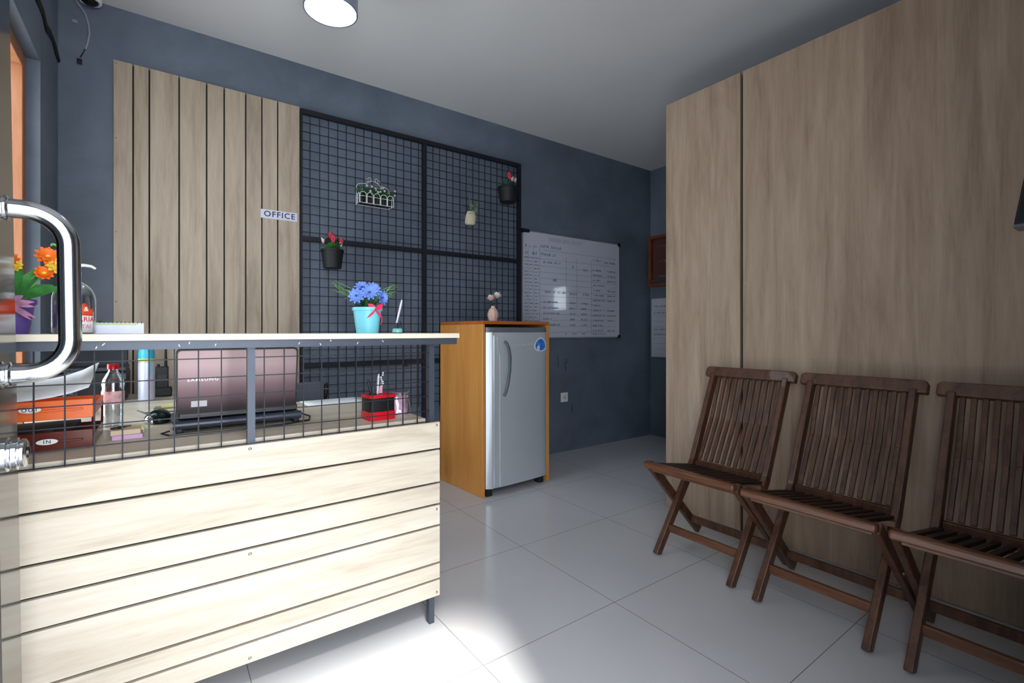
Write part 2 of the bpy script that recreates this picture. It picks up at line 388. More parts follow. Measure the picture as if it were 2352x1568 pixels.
# ---------------------------------------------------------------- black grid panel
gp = thing('grid_wall_panel', 'large black steel wire grid panel with frame on the back wall', 'grid panel', (1.5, YB, .0))
gx0, gx1, gz1 = .682, 2.348, 2.40; gyc = 3.118
m = MB(); m.box((gx0, 3.105, .5), (gx0 + .010, 3.130, gz1)).build('post', GRID, gp, smooth=0)
for x in (1.486, gx1 - .028): MB().box((x, 3.103, .0), (x + .028, 3.131, gz1)).build('post', GRID, gp, smooth=0)
for z, hh in ((gz1 - .028, .028), (1.602, .028), (.832, .026)):
    MB().box((gx0 + .010, 3.104, z), (gx1 - .028, 3.130, z + hh)).build('rail', GRID, gp, smooth=0)
m = MB(); px = .0553
x = .738
while x < gx1 - .03:
    jit = rnd.uniform(-.002, .002)
    m.box((x - .0019 + jit, gyc - .0019, .52), (x + .0019 + jit, gyc + .0019, gz1 - .01)); x += px
z = .55
while z < gz1 - .03:
    m.box((gx0 + .01, gyc - .0057, z - .0019), (gx1 - .01, gyc - .0019, z + .0019)); z += px
m.build('wire_mesh', GRID, gp, smooth=0)
m = MB(); m.box((1.345, gyc - .02, .812), (1.375, gyc - .004, .820)); m.bar((1.36, gyc - .01, .82), (1.352, gyc - .01, .85), .004, .004)
tag(m.build('wire_clip', BLACKM, origin=(1.36, gyc, .8)), 'small black clip on the lower part of the wire grid', 'clip')

def pot_prof(rb_, rt, h, wall=.003):
    return [(0, 0), (rb_, 0), (rt - .002, h - .012), (rt + .002, h - .011), (rt + .002, h), (rt - wall, h), (rb_ - wall, wall), (0, wall)]
def tulip(m, c, r, idx, h=1.5):
    m.mi = idx
    for k in range(5):
        a = 2 * PI * k / 5 + rnd.random(); d = Vector((math.cos(a), math.sin(a), 0)) * r * .55
        m.leaf(Vector(c) - Vector((0, 0, r * .5)) + d * .3, Vector(c) + d + Vector((0, 0, r * h)), r * 1.1, (-d.x, -d.y, .2), .15)
def foliage(m, c, r, h, n, w, idx=0, spread=1.0, half=False):
    m.mi = idx
    for k in range(n):
        a = rnd.uniform(0, 2 * PI)
        if half and math.sin(a) > .3: a = -a
        rr = r * rnd.uniform(.35, 1) * spread
        m.leaf((c[0] + rnd.uniform(-.3, .3) * r * .6, c[1] + rnd.uniform(-.3, .3) * r * .6, c[2]), (c[0] + rr * math.cos(a), c[1] + rr * math.sin(a), c[2] + h * rnd.uniform(.4, 1)), w, (0, 0, 1), rnd.uniform(-.1, .25))
POTB = mat('black_pot_plastic', S(20, 21, 25), .6)
def wallpot(x, z, label, rt, seed, fl):
    rnd.seed(seed)
    y = 3.103 - rt
    t = thing('flower_pot', label, 'flower pot', (x, y, z), 0, None, local=True)
    MB().lathe(pot_prof(rt * .78, rt, .112), (0, 0, 0), 20).build('pot', POTB, t)
    m = MB(); m.tube([(0, rt - .004, .108), (0, rt + .006, .125), (0, rt + .014, .125), (0, rt + .014, .10)], .0018, 6)
    m.build('hook', BLACKM, t)
    m = MB(); foliage(m, (0, 0, .10), .066, .065, 56, .015, 0, 1.1); m.build('foliage', MATS['leaf_green'] if seed % 2 else DGREEN, t)
    for (dx, dy, dz, r, k) in fl:
        m = MB(); tulip(m, (dx, dy, dz), r * 1.3, 0); m.mi = 1; m.tube([(dx * .5, dy * .5, .09), (dx, dy, dz - r * .3)], .0012, 5)
        m.build('flower', [REDF if k == 0 else PALEF, DGREEN], t)
wallpot(.848, 1.437, 'black hanging pot with three red tulips, on the grid beside the oak boards', .066, 3, [(0, -.02, .165, .017, 0), (-.012, .0, .19, .015, 0), (.05, -.01, .158, .016, 0), (-.055, 0, .155, .013, 1), (.045, -.02, .14, .011, 1)])
wallpot(2.160, 2.045, 'black hanging pot with one red flower at the upper right corner of the grid', .078, 8, [(0, -.02, .185, .020, 0), (.02, -.03, .165, .014, 1), (.055, -.02, .165, .014, 1)])

# white wire window-box basket
bk = thing('wire_basket', 'white wire basket with arched rails and small white flowers on the grid', 'hanging basket', (1.123, 3.06, 1.865))
m = MB(); x0, x1, zb, ya, yb_ = 1.010, 1.236, 1.866, 3.020, 3.095
wr = .0017
m.tube([(x0, ya, zb), (x1, ya, zb), (x1, yb_, zb), (x0, yb_, zb)], wr, 6, True)
m.tube([(x0, ya, zb + .042), (x1, ya, zb + .042), (x1, yb_, zb + .042), (x0, yb_, zb + .042)], wr * .8, 6, True)
n_ = 5; wch = (x1 - x0) / n_
for i in range(n_):
    c = x0 + wch * (i + .5)
    m.tube([(c - wch * .44, ya, zb)] + arc((c, ya, zb + .05), wch * .44, PI, 0, 8, (1, 0, 0), (0, 0, 1)) + [(c + wch * .44, ya, zb)], wr, 6)
for xx in (x0, x1):
    for yy in (ya + .02, ya + .055):
        m.tube([(xx, yy - .015, zb)] + arc((xx, yy, zb + .05), .015, PI, 0, 6, (0, 1, 0), (0, 0, 1)) + [(xx, yy + .015, zb)], wr * .9, 6)
m.build('wire_frame', WHITE, bk)
m = MB()
m.tube([(x0 + .004, yb_, zb), (x0 + .004, yb_, zb + .12), (x0 + .012, yb_, zb + .133), (x0 + .03, yb_, zb + .14), (x0 + .065, yb_, zb + .145), (x0 + .085, yb_, zb + .158), (x0 + .105, yb_, zb + .168),
        (x1 - .105, yb_, zb + .168), (x1 - .085, yb_, zb + .158), (x1 - .065, yb_, zb + .145), (x1 - .03, yb_, zb + .14), (x1 - .012, yb_, zb + .133), (x1 - .004, yb_, zb + .12), (x1 - .004, yb_, zb)], wr, 6)
for s_ in (-1, 1):
    for (dx, dz, r) in ((.022, .178, .010), (.040, .168, .009)):
        m.tube(arc((1.123 + s_ * dx, yb_, zb + dz), r, 0, 1.6 * PI, 12, (s_, 0, 0), (0, 0, 1)), wr * .8, 5)
m.build('scrolled_back', WHITE, bk)
m = MB(); rnd.seed(5)
for i in range(6): m.lathe([(0, 0), (.014, 0), (.017, .052), (.014, .05), (.012, .004), (0, .004)], (x0 + .022 + i * .0365, 3.057, zb + .002), 12)
m.build('inner_pots', BLACKM, bk)
m = MB()
for i in range(6): foliage(m, (x0 + .022 + i * .0365, 3.057, zb + .05), .042, .062, 40, .013, 0, 1.1)
m.build('foliage', DGREEN, bk)
m = MB()
for i in range(15):
    c = Vector((rnd.uniform(x0 + .01, x1 + .02), rnd.uniform(3.02, 3.06), zb + rnd.uniform(.075, .118)))
    for k in range(5):
        a = 2 * PI * k / 5; m.leaf(c, c + Vector((math.cos(a) * .009, -.003, math.sin(a) * .009)), .006, (0, -1, 0))
m.build('blossoms', mat('white_petal', S(206, 204, 192), .7), bk)
# cream cloth bag planter
bg_ = thing('cloth_planter', 'cream cloth bag planter with wilted grey-green stems hanging on the grid', 'planter', (1.845, 3.07, 1.83))
m = MB(); q = Matrix.Translation((1.845, 3.068, 1.832)) @ Matrix.Rotation(.0, 4, 'Y')
for i in range(1): pass
ringz = [(0, .040, .024), (.03, .043, .028), (.07, .041, .026), (.095, .034, .018), (.103, .036, .02)]
vs = []
for z_, a_, b_ in ringz:
    vs.append([m.bm.verts.new(q @ Vector((sx * a_ + (.01 * z_ / .1), sy * b_, z_))) for sx, sy in ((-1, -1), (0, -1.08), (1, -1), (1, 1), (0, 1), (-1, 1))])
for A, B in zip(vs, vs[1:]):
    for k in range(6): m.bm.faces.new((A[k], A[(k + 1) % 6], B[(k + 1) % 6], B[k]))
m.bm.faces.new(vs[0][::-1])
m.build('bag', CREAM, bg_, solid=.0015, subsurf=1)
rnd.seed(11); m = MB(); 
for (dx, dz) in ((-.02, .18), (.01, .15), (.04, .165), (-.01, .21), (.055, .185)):
    m.tube([(1.85, 3.068, 1.90), (1.85 + dx * .6, 3.06, 1.86 + dz * .6), (1.85 + dx, 3.055, 1.81 + dz)], .0013, 5)
    for k in range(4):
        f = .45 + .16 * k; m.leaf((1.85 + dx * f, 3.06, 1.865 + (dz - .04) * f), (1.85 + dx * f + rnd.uniform(-.02, .02), 3.05, 1.865 + (dz - .04) * f + .018), .013, (0, -1, 0))
m.build('stems', mat('grey_green_leaf', S(104, 122, 104), .7, var=.2, scale=50), bg_)
m = MB(); m.tube([(1.82, 3.04, 1.915), (1.86, 3.038, 1.925), (1.885, 3.045, 1.90)], .003, 6); m.tube([(1.86, 3.038, 1.925), (1.89, 3.04, 1.945)], .0025, 6)
m.build('tie', mat('green_tie', S(164, 176, 130), .8), bg_)
MB().tube([(1.845, 3.09, 1.92), (1.835, 3.10, 2.0), (1.835, 3.105, 2.02)], .0012, 5).build('hanging_string', BLACKM, bg_)

# ---------------------------------------------------------------- whiteboards, notice frame, socket
def scribble(m, x0, x1, z, h, P, seed=None, mono=.0022):
    """handwritten-looking strokes from x0 to x1 at height z; P(x,z) -> 3d point and thickness direction"""
    x = x0
    while x < x1:
        L = rnd.uniform(.6, 1.2) * h; pts = []
        k = rnd.choice((2, 3, 4))
        for i in range(k + 1):
            pts.append((x + L * .6 * i / k + rnd.uniform(-.1, .1) * h, z + (h * .5 if i % 2 else -h * .5) * rnd.uniform(.5, 1)))
        for (ax, az), (bx, bz) in zip(pts, pts[1:]):
            p = P(ax, az); q_ = P(bx, bz)
            if (p - q_).length > 1e-4: m.bar(p, q_, mono, .0006, P(0, 0) - P(0, 0) + NRM)
        x += L * .6 + h * (.25 if rnd.random() < .8 else .9)
wb = thing('whiteboard', 'large whiteboard covered in handwritten tables on the back wall beside the grid', 'whiteboard', (2.95, YB, .99))
wx0, wx1, wz0, wz1 = 2.372, 3.545, .99, 1.885
BOARD = mat('whiteboard_enamel', S(196, 198, 214), .09, var=.03, scale=3, coat=.6)
MB().box((wx0 + .008, YB - .016, wz0 + .008), (wx1 - .008, YB - .002, wz1 - .008)).build('writing_surface', BOARD, wb, smooth=0)
ALU = mat('aluminium_edge', S(170, 172, 180), .35, .7)
m = MB(); y0_, y1_ = YB - .02, YB - .001
m.box((wx0, y0_, wz0), (wx1, y1_, wz0 + .010)); m.box((wx0, y0_, wz1 - .010), (wx1, y1_, wz1)); m.box((wx0, y0_, wz0 + .01), (wx0 + .010, y1_, wz1 - .01)); m.box((wx1 - .010, y0_, wz0 + .01), (wx1, y1_, wz1 - .01))
m.build('edge_frame', ALU, wb, smooth=0)
for (cx, cz) in ((wx0, wz0), (wx0, wz1), (wx1, wz0), (wx1, wz1)):
    sx = 1 if cx == wx0 else -1; sz = 1 if cz == wz0 else -1
    big = (cx == wx0 and cz == wz1)
    L = .075 if big else .045
    poly = [(-.004, -.004), (L if big else .03, -.004), (L if big else .03, .022 if big else .006), (.022, .024), (.006, .03), (-.004, .03)]
    m = MB(); m.prism([(x * sx, y * sz) for x, y in poly], .026, Matrix(((1, 0, 0, cx), (0, 0, -1, YB), (0, 1, 0, cz), (0, 0, 0, 1))))
    m.build('corner_cap', BLACK, wb, smooth=0)
NRM = Vector((0, -1, 0)); rnd.seed(21)
yw = YB - .0166
P = lambda x, z: Vector((x, yw, z))
m = MB()
def hl(x0, x1, z, w_=.0018): m.box((x0, yw, z - w_ / 2), (x1, yw + .0007, z + w_ / 2))
def vl(x, z0, z1, w_=.0018): m.box((x - w_ / 2, yw, z0), (x + w_ / 2, yw + .0007, z1))
hl(wx0 + .02, 3.40, 1.66); hl(2.60, 3.5, 1.735)
for i in range(12): hl(2.56 if i < 9 else 2.7, 3.50 if i % 3 else 3.2, 1.60 - i * .0505)
for x in (2.44, 2.49, 2.56): vl(x, 1.02, 1.76)
for x in (2.86, 2.99, 3.17): vl(x, 1.25 if x < 3 else 1.03, 1.70)
m.build('ruled_lines', GREYLINE, wb, smooth=0)
m = MB()
for (a, b, z, h) in ((2.41, 2.53, 1.755, .03), (2.57, 2.78, 1.765, .032), (2.41, 2.52, 1.70, .03), (2.57, 2.76, 1.70, .03), (2.60, 2.78, 1.635, .022), (2.93, 2.97, 1.62, .03), (3.06, 3.12, 1.60, .026), (3.19, 3.30, 1.70, .024), (3.34, 3.48, 1.69, .024),
                     (2.71, 2.73, 1.49, .03), (2.62, 2.73, 1.385, .022), (2.76, 2.86, 1.385, .02), (2.9, 2.98, 1.38, .022), (3.06, 3.13, 1.38, .024)):
    scribble(m, a, b, z, h, P)
for i in range(13):
    z = 1.61 - i * .046
    scribble(m, 3.19, rnd.uniform(3.27, 3.34), z, .018, P)
    if i % 4 != 3: scribble(m, 3.38, 3.48, z, .016, P)
for i in range(5):
    z = 1.30 - i * .048
    scribble(m, 2.60, rnd.uniform(2.68, 2.80), z, .022, P); scribble(m, 2.90, 2.96, z, .018, P); scribble(m, 3.04, 3.11, z, .018, P)
for i in range(22):
    z = 1.66 - i * .029
    for (a, b) in ((2.405, 2.43), (2.45, 2.48), (2.505, 2.545)): scribble(m, a, b, z, .014, P, mono=.0016)
for a, b in ((2.85, 2.87), (2.93, 2.97), (3.05, 3.09), (3.17, 3.35)): scribble(m, a, b, 1.028, .018, P)
m.build('handwriting', GREYLINE, wb, smooth=0)
m = MB()
for a, b in ((2.66, 2.80), (2.82, 2.90), (2.92, 3.06)): m.box((a, yw, 1.815), (b, yw + .0006, 1.850))
m.build('smudged_heading', mat('smudge', S(176, 176, 192), .6, var=.1, scale=30), wb, smooth=0)

w2 = thing('small_whiteboard', 'narrow whiteboard with faint handwriting, half hidden by the partition', 'whiteboard', (XR, 2.75, .80))
MB().box((XR - .03, 2.50, .80), (XR - .002, 3.105, 1.375)).build('writing_surface', BOARD, w2, smooth=0)
m = MB(); 
m.box((XR - .034, 2.49, .79), (XR - .001, 3.115, .80)); m.box((XR - .034, 2.49, 1.375), (XR - .001, 3.115, 1.385)); m.box((XR - .034, 3.105, .80), (XR - .001, 3.115, 1.375)); m.box((XR - .034, 2.49, .80), (XR - .001, 2.50, 1.375))
m.build('edge_frame', ALU, w2, smooth=0)
NRM = Vector((-1, 0, 0)); P = lambda x, z: Vector((XR - .0306, 3.1 - x, z)); m = MB()
for i in range(9): m.box((XR - .0308, 2.52, 1.26 - i * .055), (XR - .0300, 3.09, 1.2618 - i * .055))
for z in (1.30, 1.235, 1.07, 1.02): scribble(m, .02, .35, z, .022, P)
m.build('handwriting', GREYLINE, w2, smooth=0)

nf = thing('notice_case', 'brown wooden notice case on the dark wall above the narrow whiteboard', 'notice case', (XR, 2.9, 1.50))
x0, y0, y1, z0_, z1_ = XR - .06, 2.62, 3.125, 1.50, 2.0
m = MB(); f_ = .03
m.box((x0, y0, z0_), (XR - .001, y1, z0_ + f_)); m.box((x0, y0, z1_ - f_), (XR - .001, y1, z1_)); m.box((x0, y0, z0_ + f_), (XR - .001, y0 + f_, z1_ - f_)); m.box((x0, y1 - f_, z0_ + f_), (XR - .001, y1, z1_ - f_))
m.build('case_frame', BROWNW, nf, bevel=.002)
MB().box((XR - .02, y0 + f_, z0_ + f_), (XR - .002, y1 - f_, z1_ - f_)).build('back_board', mat('dark_red_board', S(86, 52, 46), .6), nf, smooth=0)
P = lambda x, z: Vector((XR - .0206, 3.08 - x, z)); rnd.seed(4)
for z in (1.90, 1.75, 1.60): m = MB(); scribble(m, .05, .16, z, .012, P); m.build('text_line', ALU, nf, smooth=0)
MB().box((XR - .045, y0 + f_, 1.535), (XR - .021, y1 - f_, 1.57)).build('ledge', DGREY, nf, smooth=0)

sk = thing('wall_socket', 'square white power socket low on the blue-grey wall beside the fridge', 'socket', (2.847, YB, .475))
MB().box((2.807, YB - .010, .435), (2.887, YB - .0005, .517)).build('plate', WHITE, sk, bevel=.004)
m = MB().lathe([(0, 0), (.020, 0), (.020, .002), (0, .002)], (2.847, YB - .010, .476), 20, (0, -1, 0)); m.build('outlet', mat('socket_grey', S(200, 200, 202), .4), sk)
m = MB().lathe([(0, 0), (.004, 0), (.004, .001), (0, .001)], (2.848, YB - .012, .468), 10, (0, -1, 0)); m.lathe([(0, 0), (.002, 0), (.002, .001), (0, .001)], (2.840, YB - .012, .482), 8, (0, -1, 0)); m.build('pin_holes', BLACK, sk)
rnd.seed(9)
def crackline(m, x, z, pts):
    q = [(x + a, YB - .0006, z + b) for a, b in pts]
    m.tube(q, [.0032 + rnd.uniform(-.0014, .002) for _ in q], 6, ry=.0008)
def scuff(x, z, pts, label):
    m = MB(); crackline(m, x, z, pts); tag(m.build('wall_scuff', SCUFF, origin=(x, YB, z)), label, 'wall mark', 'dark scuffs around the socket')
SCUFF = mat('scuff_dark', S(34, 38, 50), .9)
scuff(2.775, .80, [(.01, .03), (-.005, .01), (.004, -.01), (.006, -.05), (.0, -.06)], 'dark scuff on the wall nearest the fridge, above the socket')
scuff(2.86, .78, [(.02, .03), (.016, 0), (-.004, -.02), (.006, -.04), (.012, -.07)], 'forked dark scuff on the wall directly above the socket')
scuff(2.94, .38, [(0, .03), (.002, 0), (.006, -.04)], 'short dark scuff on the wall below and right of the socket')

# ---------------------------------------------------------------- fridge in its orange cabinet
ROT = math.radians(4)
CW, CD, CH = .588, .50, 1.118
def W(lx, ly, o=(1.632, 2.562)):
    return (o[0] + lx * math.cos(ROT) - ly * math.sin(ROT), o[1] + lx * math.sin(ROT) + ly * math.cos(ROT))
cb = thing('fridge_cabinet', 'orange-brown wooden surround cabinet enclosing the silver fridge', 'cabinet', (1.632, 2.562, 0), ROT, None, True)
MB().box((0, 0, 0), (.022, CD, CH - .022)).build('side_panel', ORANGE, cb, bevel=.003)
MB().box((CW - .028, 0, .0), (CW, CD, CH - .022)).build('side_panel', ORANGE, cb, bevel=.003)
MB().box((0, 0, CH - .022), (CW, CD, CH)).build('top_panel', wood('orange_teak_top', S(150, 78, 30), S(172, 94, 40), S(188, 110, 50), 'X', .35), cb, bevel=.003)
MB().box((.022, CD - .012, 0), (CW - .028, CD, CH - .022)).build('back_panel', ORANGE, cb, smooth=0)
fo = W(.026, -.02)
fr = thing('refrigerator', 'silver single-door fridge standing inside the orange wooden cabinet', 'refrigerator', (fo[0], fo[1], 0), ROT, None, True)
FW, FH = .530, 1.078
SILV = mat('silver_fridge_paint', S(198, 205, 212), .36, .4, var=.02, scale=3)
SILD = mat('grey_fridge_trim', S(104, 110, 120), .4, .3)
MB().box((.004, .055, .05), (FW - .004, .46, FH - .004)).build('body', SILD, fr, bevel=.004)
# bowed door
m = MB(); n_ = 16; z0_, z1_ = .052, 1.045
def dprof():
    pts = [(0, .05)]
    for i in range(n_ + 1):
        f = i / n_; x = FW * f
        if f < .06: y = .018 - .018 * math.sin(f / .06 * PI / 2)
        elif f > .95: y = .018 - .018 * math.sin((1 - f) / .05 * PI / 2)
        else: y = 0
        y += -.012 * math.sin(PI * f) ** .6 if 0 < f < 1 else 0
        if .095 < f < .16: y += .006
        pts.append((x, y))
    pts.append((FW, .05)); return pts
m.prism(dprof(), z1_ - z0_, Matrix.Translation((0, 0, z0_)))
door = m.build('door', SILV, fr, smooth=50, bevel=.0015)
m = MB(); m.prism(dprof(), .03, Matrix.Translation((0, 0, 1.046))); m.build('top_trim', SILD, fr, smooth=50)
# vertical pressed ribs
m = MB()
for x in (.045, .095): m.tube([(x, -.0095, z0_ + .01), (x, -.0095, z1_ - (.02 if x < .05 else .14))] + ([(x - .02, -.009, z1_ - .10), (x - .022, -.009, z1_ - .03)] if x > .05 else []), .0035, 8, ry=.0035)
m.build('pressed_rib', mat('bright_silver', S(226, 230, 236), .2, .5), door)
m = MB(); hp = [(.125, -.014, .985), (.135, -.024, .975), (.150, -.030, .94), (.158, -.032, .88), (.155, -.032, .80), (.143, -.030, .72), (.130, -.024, .66), (.122, -.015, .635)]
m.tube(hp, [.007, .012, .016, .017, .016, .013, .009, .005], 12, ry=.010)
m.build('handle', mat('fridge_handle_grey', S(84, 94, 104), .5, .0), door)
m = MB(); m.text('R EFRIGE RATO', .0001, frame((0, 0, 0), (1, 0, 0), (0, 0, 1))) if False else None
for i in range(13):
    if i in (1, 9): continue
    x = .205 + i * .0135; zz = .957 + i * .0006
    m.box((x, -.0128, zz - .006), (x + .0016, -.0118, zz + .006))
    if i % 2: m.box((x, -.0128, zz + .004), (x + .006, -.0118, zz + .006))
    if i % 3 == 0: m.box((x, -.0128, zz - .006), (x + .006, -.0118, zz - .0045))
m.build('brand_lettering', SILVERI, door, smooth=0)
def blob(n, r, seed, amp=.12):
    q = random.Random(seed); ph = [q.uniform(0, 6) for _ in range(3)]
    return [((r * (1 + amp * math.sin(2 * a + ph[0]) * .6 + amp * math.sin(3 * a + ph[1]) * .6)) * math.cos(a), (r * (1 + amp * math.sin(2 * a + ph[0]) * .5 + amp * math.sin(3 * a + ph[1]) * .6)) * math.sin(a)) for a in [2 * PI * i / n for i in range(n)]]
M_ = frame((.445, -.0118, .958), (1, 0, 0), (0, 0, 1))
stk = MB().prism(blob(28, .050, 3), .0012, M_).build('sticker', mat('sticker_white', S(226, 232, 246), .4, var=0), door)
MB().prism(blob(28, .043, 3), .0006, frame((.445, -.0130, .958), (1, 0, 0), (0, 0, 1))).build('sticker_print', mat('sticker_blue', S(58, 120, 206), .4, var=.5, scale=45), stk)
MB().prism(blob(20, .015, 6), .0006, frame((.425, -.0136, .938), (1, 0, 0), (0, 0, 1))).build('sticker_print', mat('sticker_pale', S(200, 216, 240), .4, var=.1), stk)
for x in (.03, FW - .05): MB().box((x - .02, .02, 0), (x + .025, .07, .056)).build('foot', BLACKM, fr, bevel=.003)
# vase with roses
vx, vy = W(.255, .22)
vz = CH
vs_ = thing('rose_vase', 'small blush vase with two pale roses on top of the fridge cabinet', 'vase', (vx, vy, vz), 0, None, True)
MB().lathe([(0, 0), (.026, 0), (.028, .005), (.038, .035), (.039, .055), (.030, .082), (.015, .098), (.013, .106), (.015, .110), (.011, .108), (.010, .095), (0, .05)], (0, 0, 0), 10).build('vase_body', VASE, vs_, smooth=20)
m = MB(); m.tube([(0, 0, .07), (-.012, 0, .13), (-.018, -.005, .148)], .0016, 5); m.tube([(0, 0, .07), (.02, 0, .14), (.033, 0, .165)], .0016, 5); m.tube([(0, 0, .08), (-.035, 0, .18)], .001, 5); m.leaf((.01, 0, .12), (.045, -.01, .135), .02); m.leaf((-.01, 0, .12), (-.035, -.01, .12), .015)
m.build('stems', DGREEN, vs_)
def rose(cx, cy, cz, r, mt, seed):
    rnd.seed(seed); m = MB(); c = Vector((cx, cy, cz))
    for lay in range(4):
        rr = r * (.3 + .24 * lay)
        for k in range(5):
            a = 2 * PI * k / 5 + lay * .7; d = Vector((math.cos(a), math.sin(a), .0))
            m.leaf(c - Vector((0, 0, r * .5)) + d * rr * .2, c + d * rr + Vector((0, 0, r * (.75 - .22 * lay))), r * 1.0, (-d.x, -d.y, .3), .25)
    m.build('rose', mt, vs_)
rose(-.022, -.006, .164, .034, mat('pink_rose', S(240, 216, 208), .7, var=.08, scale=60), 1)
rose(.036, 0, .184, .036, mat('ivory_rose', S(240, 238, 230), .7, var=.08, scale=60), 2)

# ---------------------------------------------------------------- reception counter
ct = thing('reception_counter', 'reception counter with pale oak grooved front, dark steel frame and wire mesh', 'counter', (.27, 1.6, 0))
ZT = 1.0435
MB().box((-.385, 1.545, 1.0265), (.885, 1.90, ZT)).build('countertop', [EDGE], ct, bevel=.0008)
MB().box((-.385, 1.556, 1.0035), (.880, 1.585, 1.0262)).build('top_rail', STEELP, ct, smooth=0)
m = MB(); m.box((-.385, 1.86, 1.0035), (.88, 1.885, 1.0262)); m.box((.855, 1.585, 1.0035), (.88, 1.86, 1.0262)); m.build('top_rail', STEELP, ct, smooth=0)
for x, zz in ((-.383, 0), (.201, .11), (.777, 0)):
    MB().box((x, 1.573, zz), (x + .020, 1.598, 1.0034)).build('post', STEELP, ct, smooth=0)
fp = MB().box((-.383, 1.566, .108), (.803, 1.5725, .722)).build('panel_backing', DARKGAP, ct, smooth=0)
gz = [.105, .164, .222, .356, .432, .509, .629, .726]
m = MB()
for i in range(7): m.box((-.385, 1.554, gz[i] + (.0036 if i else 0)), (.809, 1.5662, gz[i + 1] - (.0036 if i < 6 else 0)))
m.build('front_boards', OAKX, ct, smooth=0)
for x in (.205, .796):
    for z in (.715, .415, .118): MB().sphere((x, 1.5535, z), .0045, 1, .5, 1, 8).build('screw', SCREW, ct)
m = MB(); ym = 1.578
x = -.351
while x < .77:
    m.box((x - .0015, ym - .0015, .724), (x + .0015, ym + .0015, 1.0035)) if not (.19 < x < .225) else None; x += .0542
for z in (.727, .766, .818, .870, .922, .975): m.box((-.365, ym - .0045, z - .0014), (.777, ym - .0015, z + .0014))
m.build('wire_mesh', GRID, ct, smooth=0)
rnd.seed(14)
for x in (-.13, -.118, .04, .06, .12, .335, .40, .43, .512, .60):
    z = rnd.uniform(1.006, 1.020); a = rnd.uniform(-1, 1); MB().bar((x, 1.5556, z), (x + .006 * a, 1.5556, z + .006), .0006, .002).build('paint_chip', WHITE, ct, smooth=0)

# ---------------------------------------------------------------- desk behind it
dk = thing('office_desk', 'pale oak desk behind the reception counter mesh', 'desk', (.1, 2.2, 0))
ZD = .735
m = MB(); m.box((-.385, 1.600, ZD - .025), (.775, 2.31, ZD)); m.box((-.385, 2.31, ZD - .025), (.13, 3.09, ZD)); m.build('desktop', DESK, dk, smooth=0)
for (x, y) in ((-.34, 1.9), (.70, 2.26), (.15, 2.26), (-.34, 3.04), (.09, 3.04)): MB().box((x - .02, y - .02, 0), (x + .02, y + .02, ZD - .025)).build('leg', STEELP, dk, smooth=0)

# laptop on cooling stand
st = thing('laptop_stand', 'black laptop cooling stand on the desk under the mauve laptop', 'laptop stand', (.21, 1.9, ZD))
m = MB(); sl = Matrix.Translation((0, 1.80, ZD + .026)) @ Matrix.Rotation(-.03, 4, 'X')
m.box((.028, 0, 0), (.395, .27, .012), sl); m.build('platform', DGREY, st, bevel=.004)
m = MB(); m.tube([(.028, 1.80, ZD + .026), (.395, 1.80, ZD + .026)], .013, 12); m.build('front_roller', mat('blue_black_plastic', S(52, 58, 74), .3), st)
for x in (.035, .37): MB().box((x, 1.80, ZD + .0005), (x + .02, 2.05, ZD + .026)).build('foot', BLACK, st, bevel=.003)
m = MB(); m.tube([(.02, 1.80, ZD + .012), (.0, 1.79, ZD + .008), (.02, 1.77, ZD + .004), (.06, 1.775, ZD + .004), (.2, 1.765, ZD + .004), (.32, 1.755, ZD + .004), (.42, 1.79, ZD + .005), (.44, 1.86, ZD + .006), (.40, 1.90, ZD + .02)], .0028, 6)
m.build('cable', BLACK, st)
lp = thing('laptop', 'open mauve laptop with its lid back towards the room', 'laptop', (.21, 1.83, ZD + .04))
m = MB(); sl = Matrix.Translation((.0, 1.812, ZD + .0405)) @ Matrix.Rotation(-.03, 4, 'X')
m.box((.042, 0, 0), (.386, .235, .022), sl); m.build('base', BLACK, lp, bevel=.004)
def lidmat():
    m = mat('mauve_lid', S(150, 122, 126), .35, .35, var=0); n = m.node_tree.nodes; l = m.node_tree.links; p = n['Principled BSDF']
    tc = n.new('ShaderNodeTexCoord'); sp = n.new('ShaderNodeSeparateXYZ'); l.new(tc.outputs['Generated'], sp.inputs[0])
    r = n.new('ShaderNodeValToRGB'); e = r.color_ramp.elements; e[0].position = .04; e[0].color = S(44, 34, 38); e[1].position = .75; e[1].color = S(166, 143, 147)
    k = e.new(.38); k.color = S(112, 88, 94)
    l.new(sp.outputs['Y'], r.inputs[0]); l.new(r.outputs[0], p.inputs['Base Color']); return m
# lid: built in its own frame (local y runs up the lid) so the two-tone finish follows it
LO = Vector((.209, 1.812, ZD + .058)); tilt = math.radians(8)
Mlid = frame(LO, (1, 0, 0), (0, -math.sin(tilt), math.cos(tilt)))
def rrect(w_, h_, r, n=4, y0=0):
    pts = []
    for cx, cy, a0 in ((w_ / 2 - r, y0 + r, -PI / 2), (w_ / 2 - r, y0 + h_ - r, 0), (-w_ / 2 + r, y0 + h_ - r, PI / 2), (-w_ / 2 + r, y0 + r, PI)):
        for i in range(n + 1): a = a0 + PI / 2 * i / n; pts.append((cx + r * math.cos(a), cy + r * math.sin(a)))
    return pts
m = MB(); m.prism(rrect(.346, .205, .012), .008, Matrix.Translation((0, 0, -.004)))
lid = m.build('lid', BLACK, lp, origin=(0, 0, 0), bevel=.001)
lid.matrix_local = Matrix.Translation(-Vector(ORG[lp.name_full])) @ Mlid; ORG[lid.name_full] = Vector((0, 0, 0))
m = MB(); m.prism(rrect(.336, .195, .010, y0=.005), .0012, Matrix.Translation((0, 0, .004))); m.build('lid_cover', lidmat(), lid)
MB().text('SAMSUNG', .013, frame((-.103, .108, .0056), (1, 0, 0), (0, 1, 0)), .0003, 1.25, 1.2).build('brand_lettering', SILVERI, lid, smooth=0)
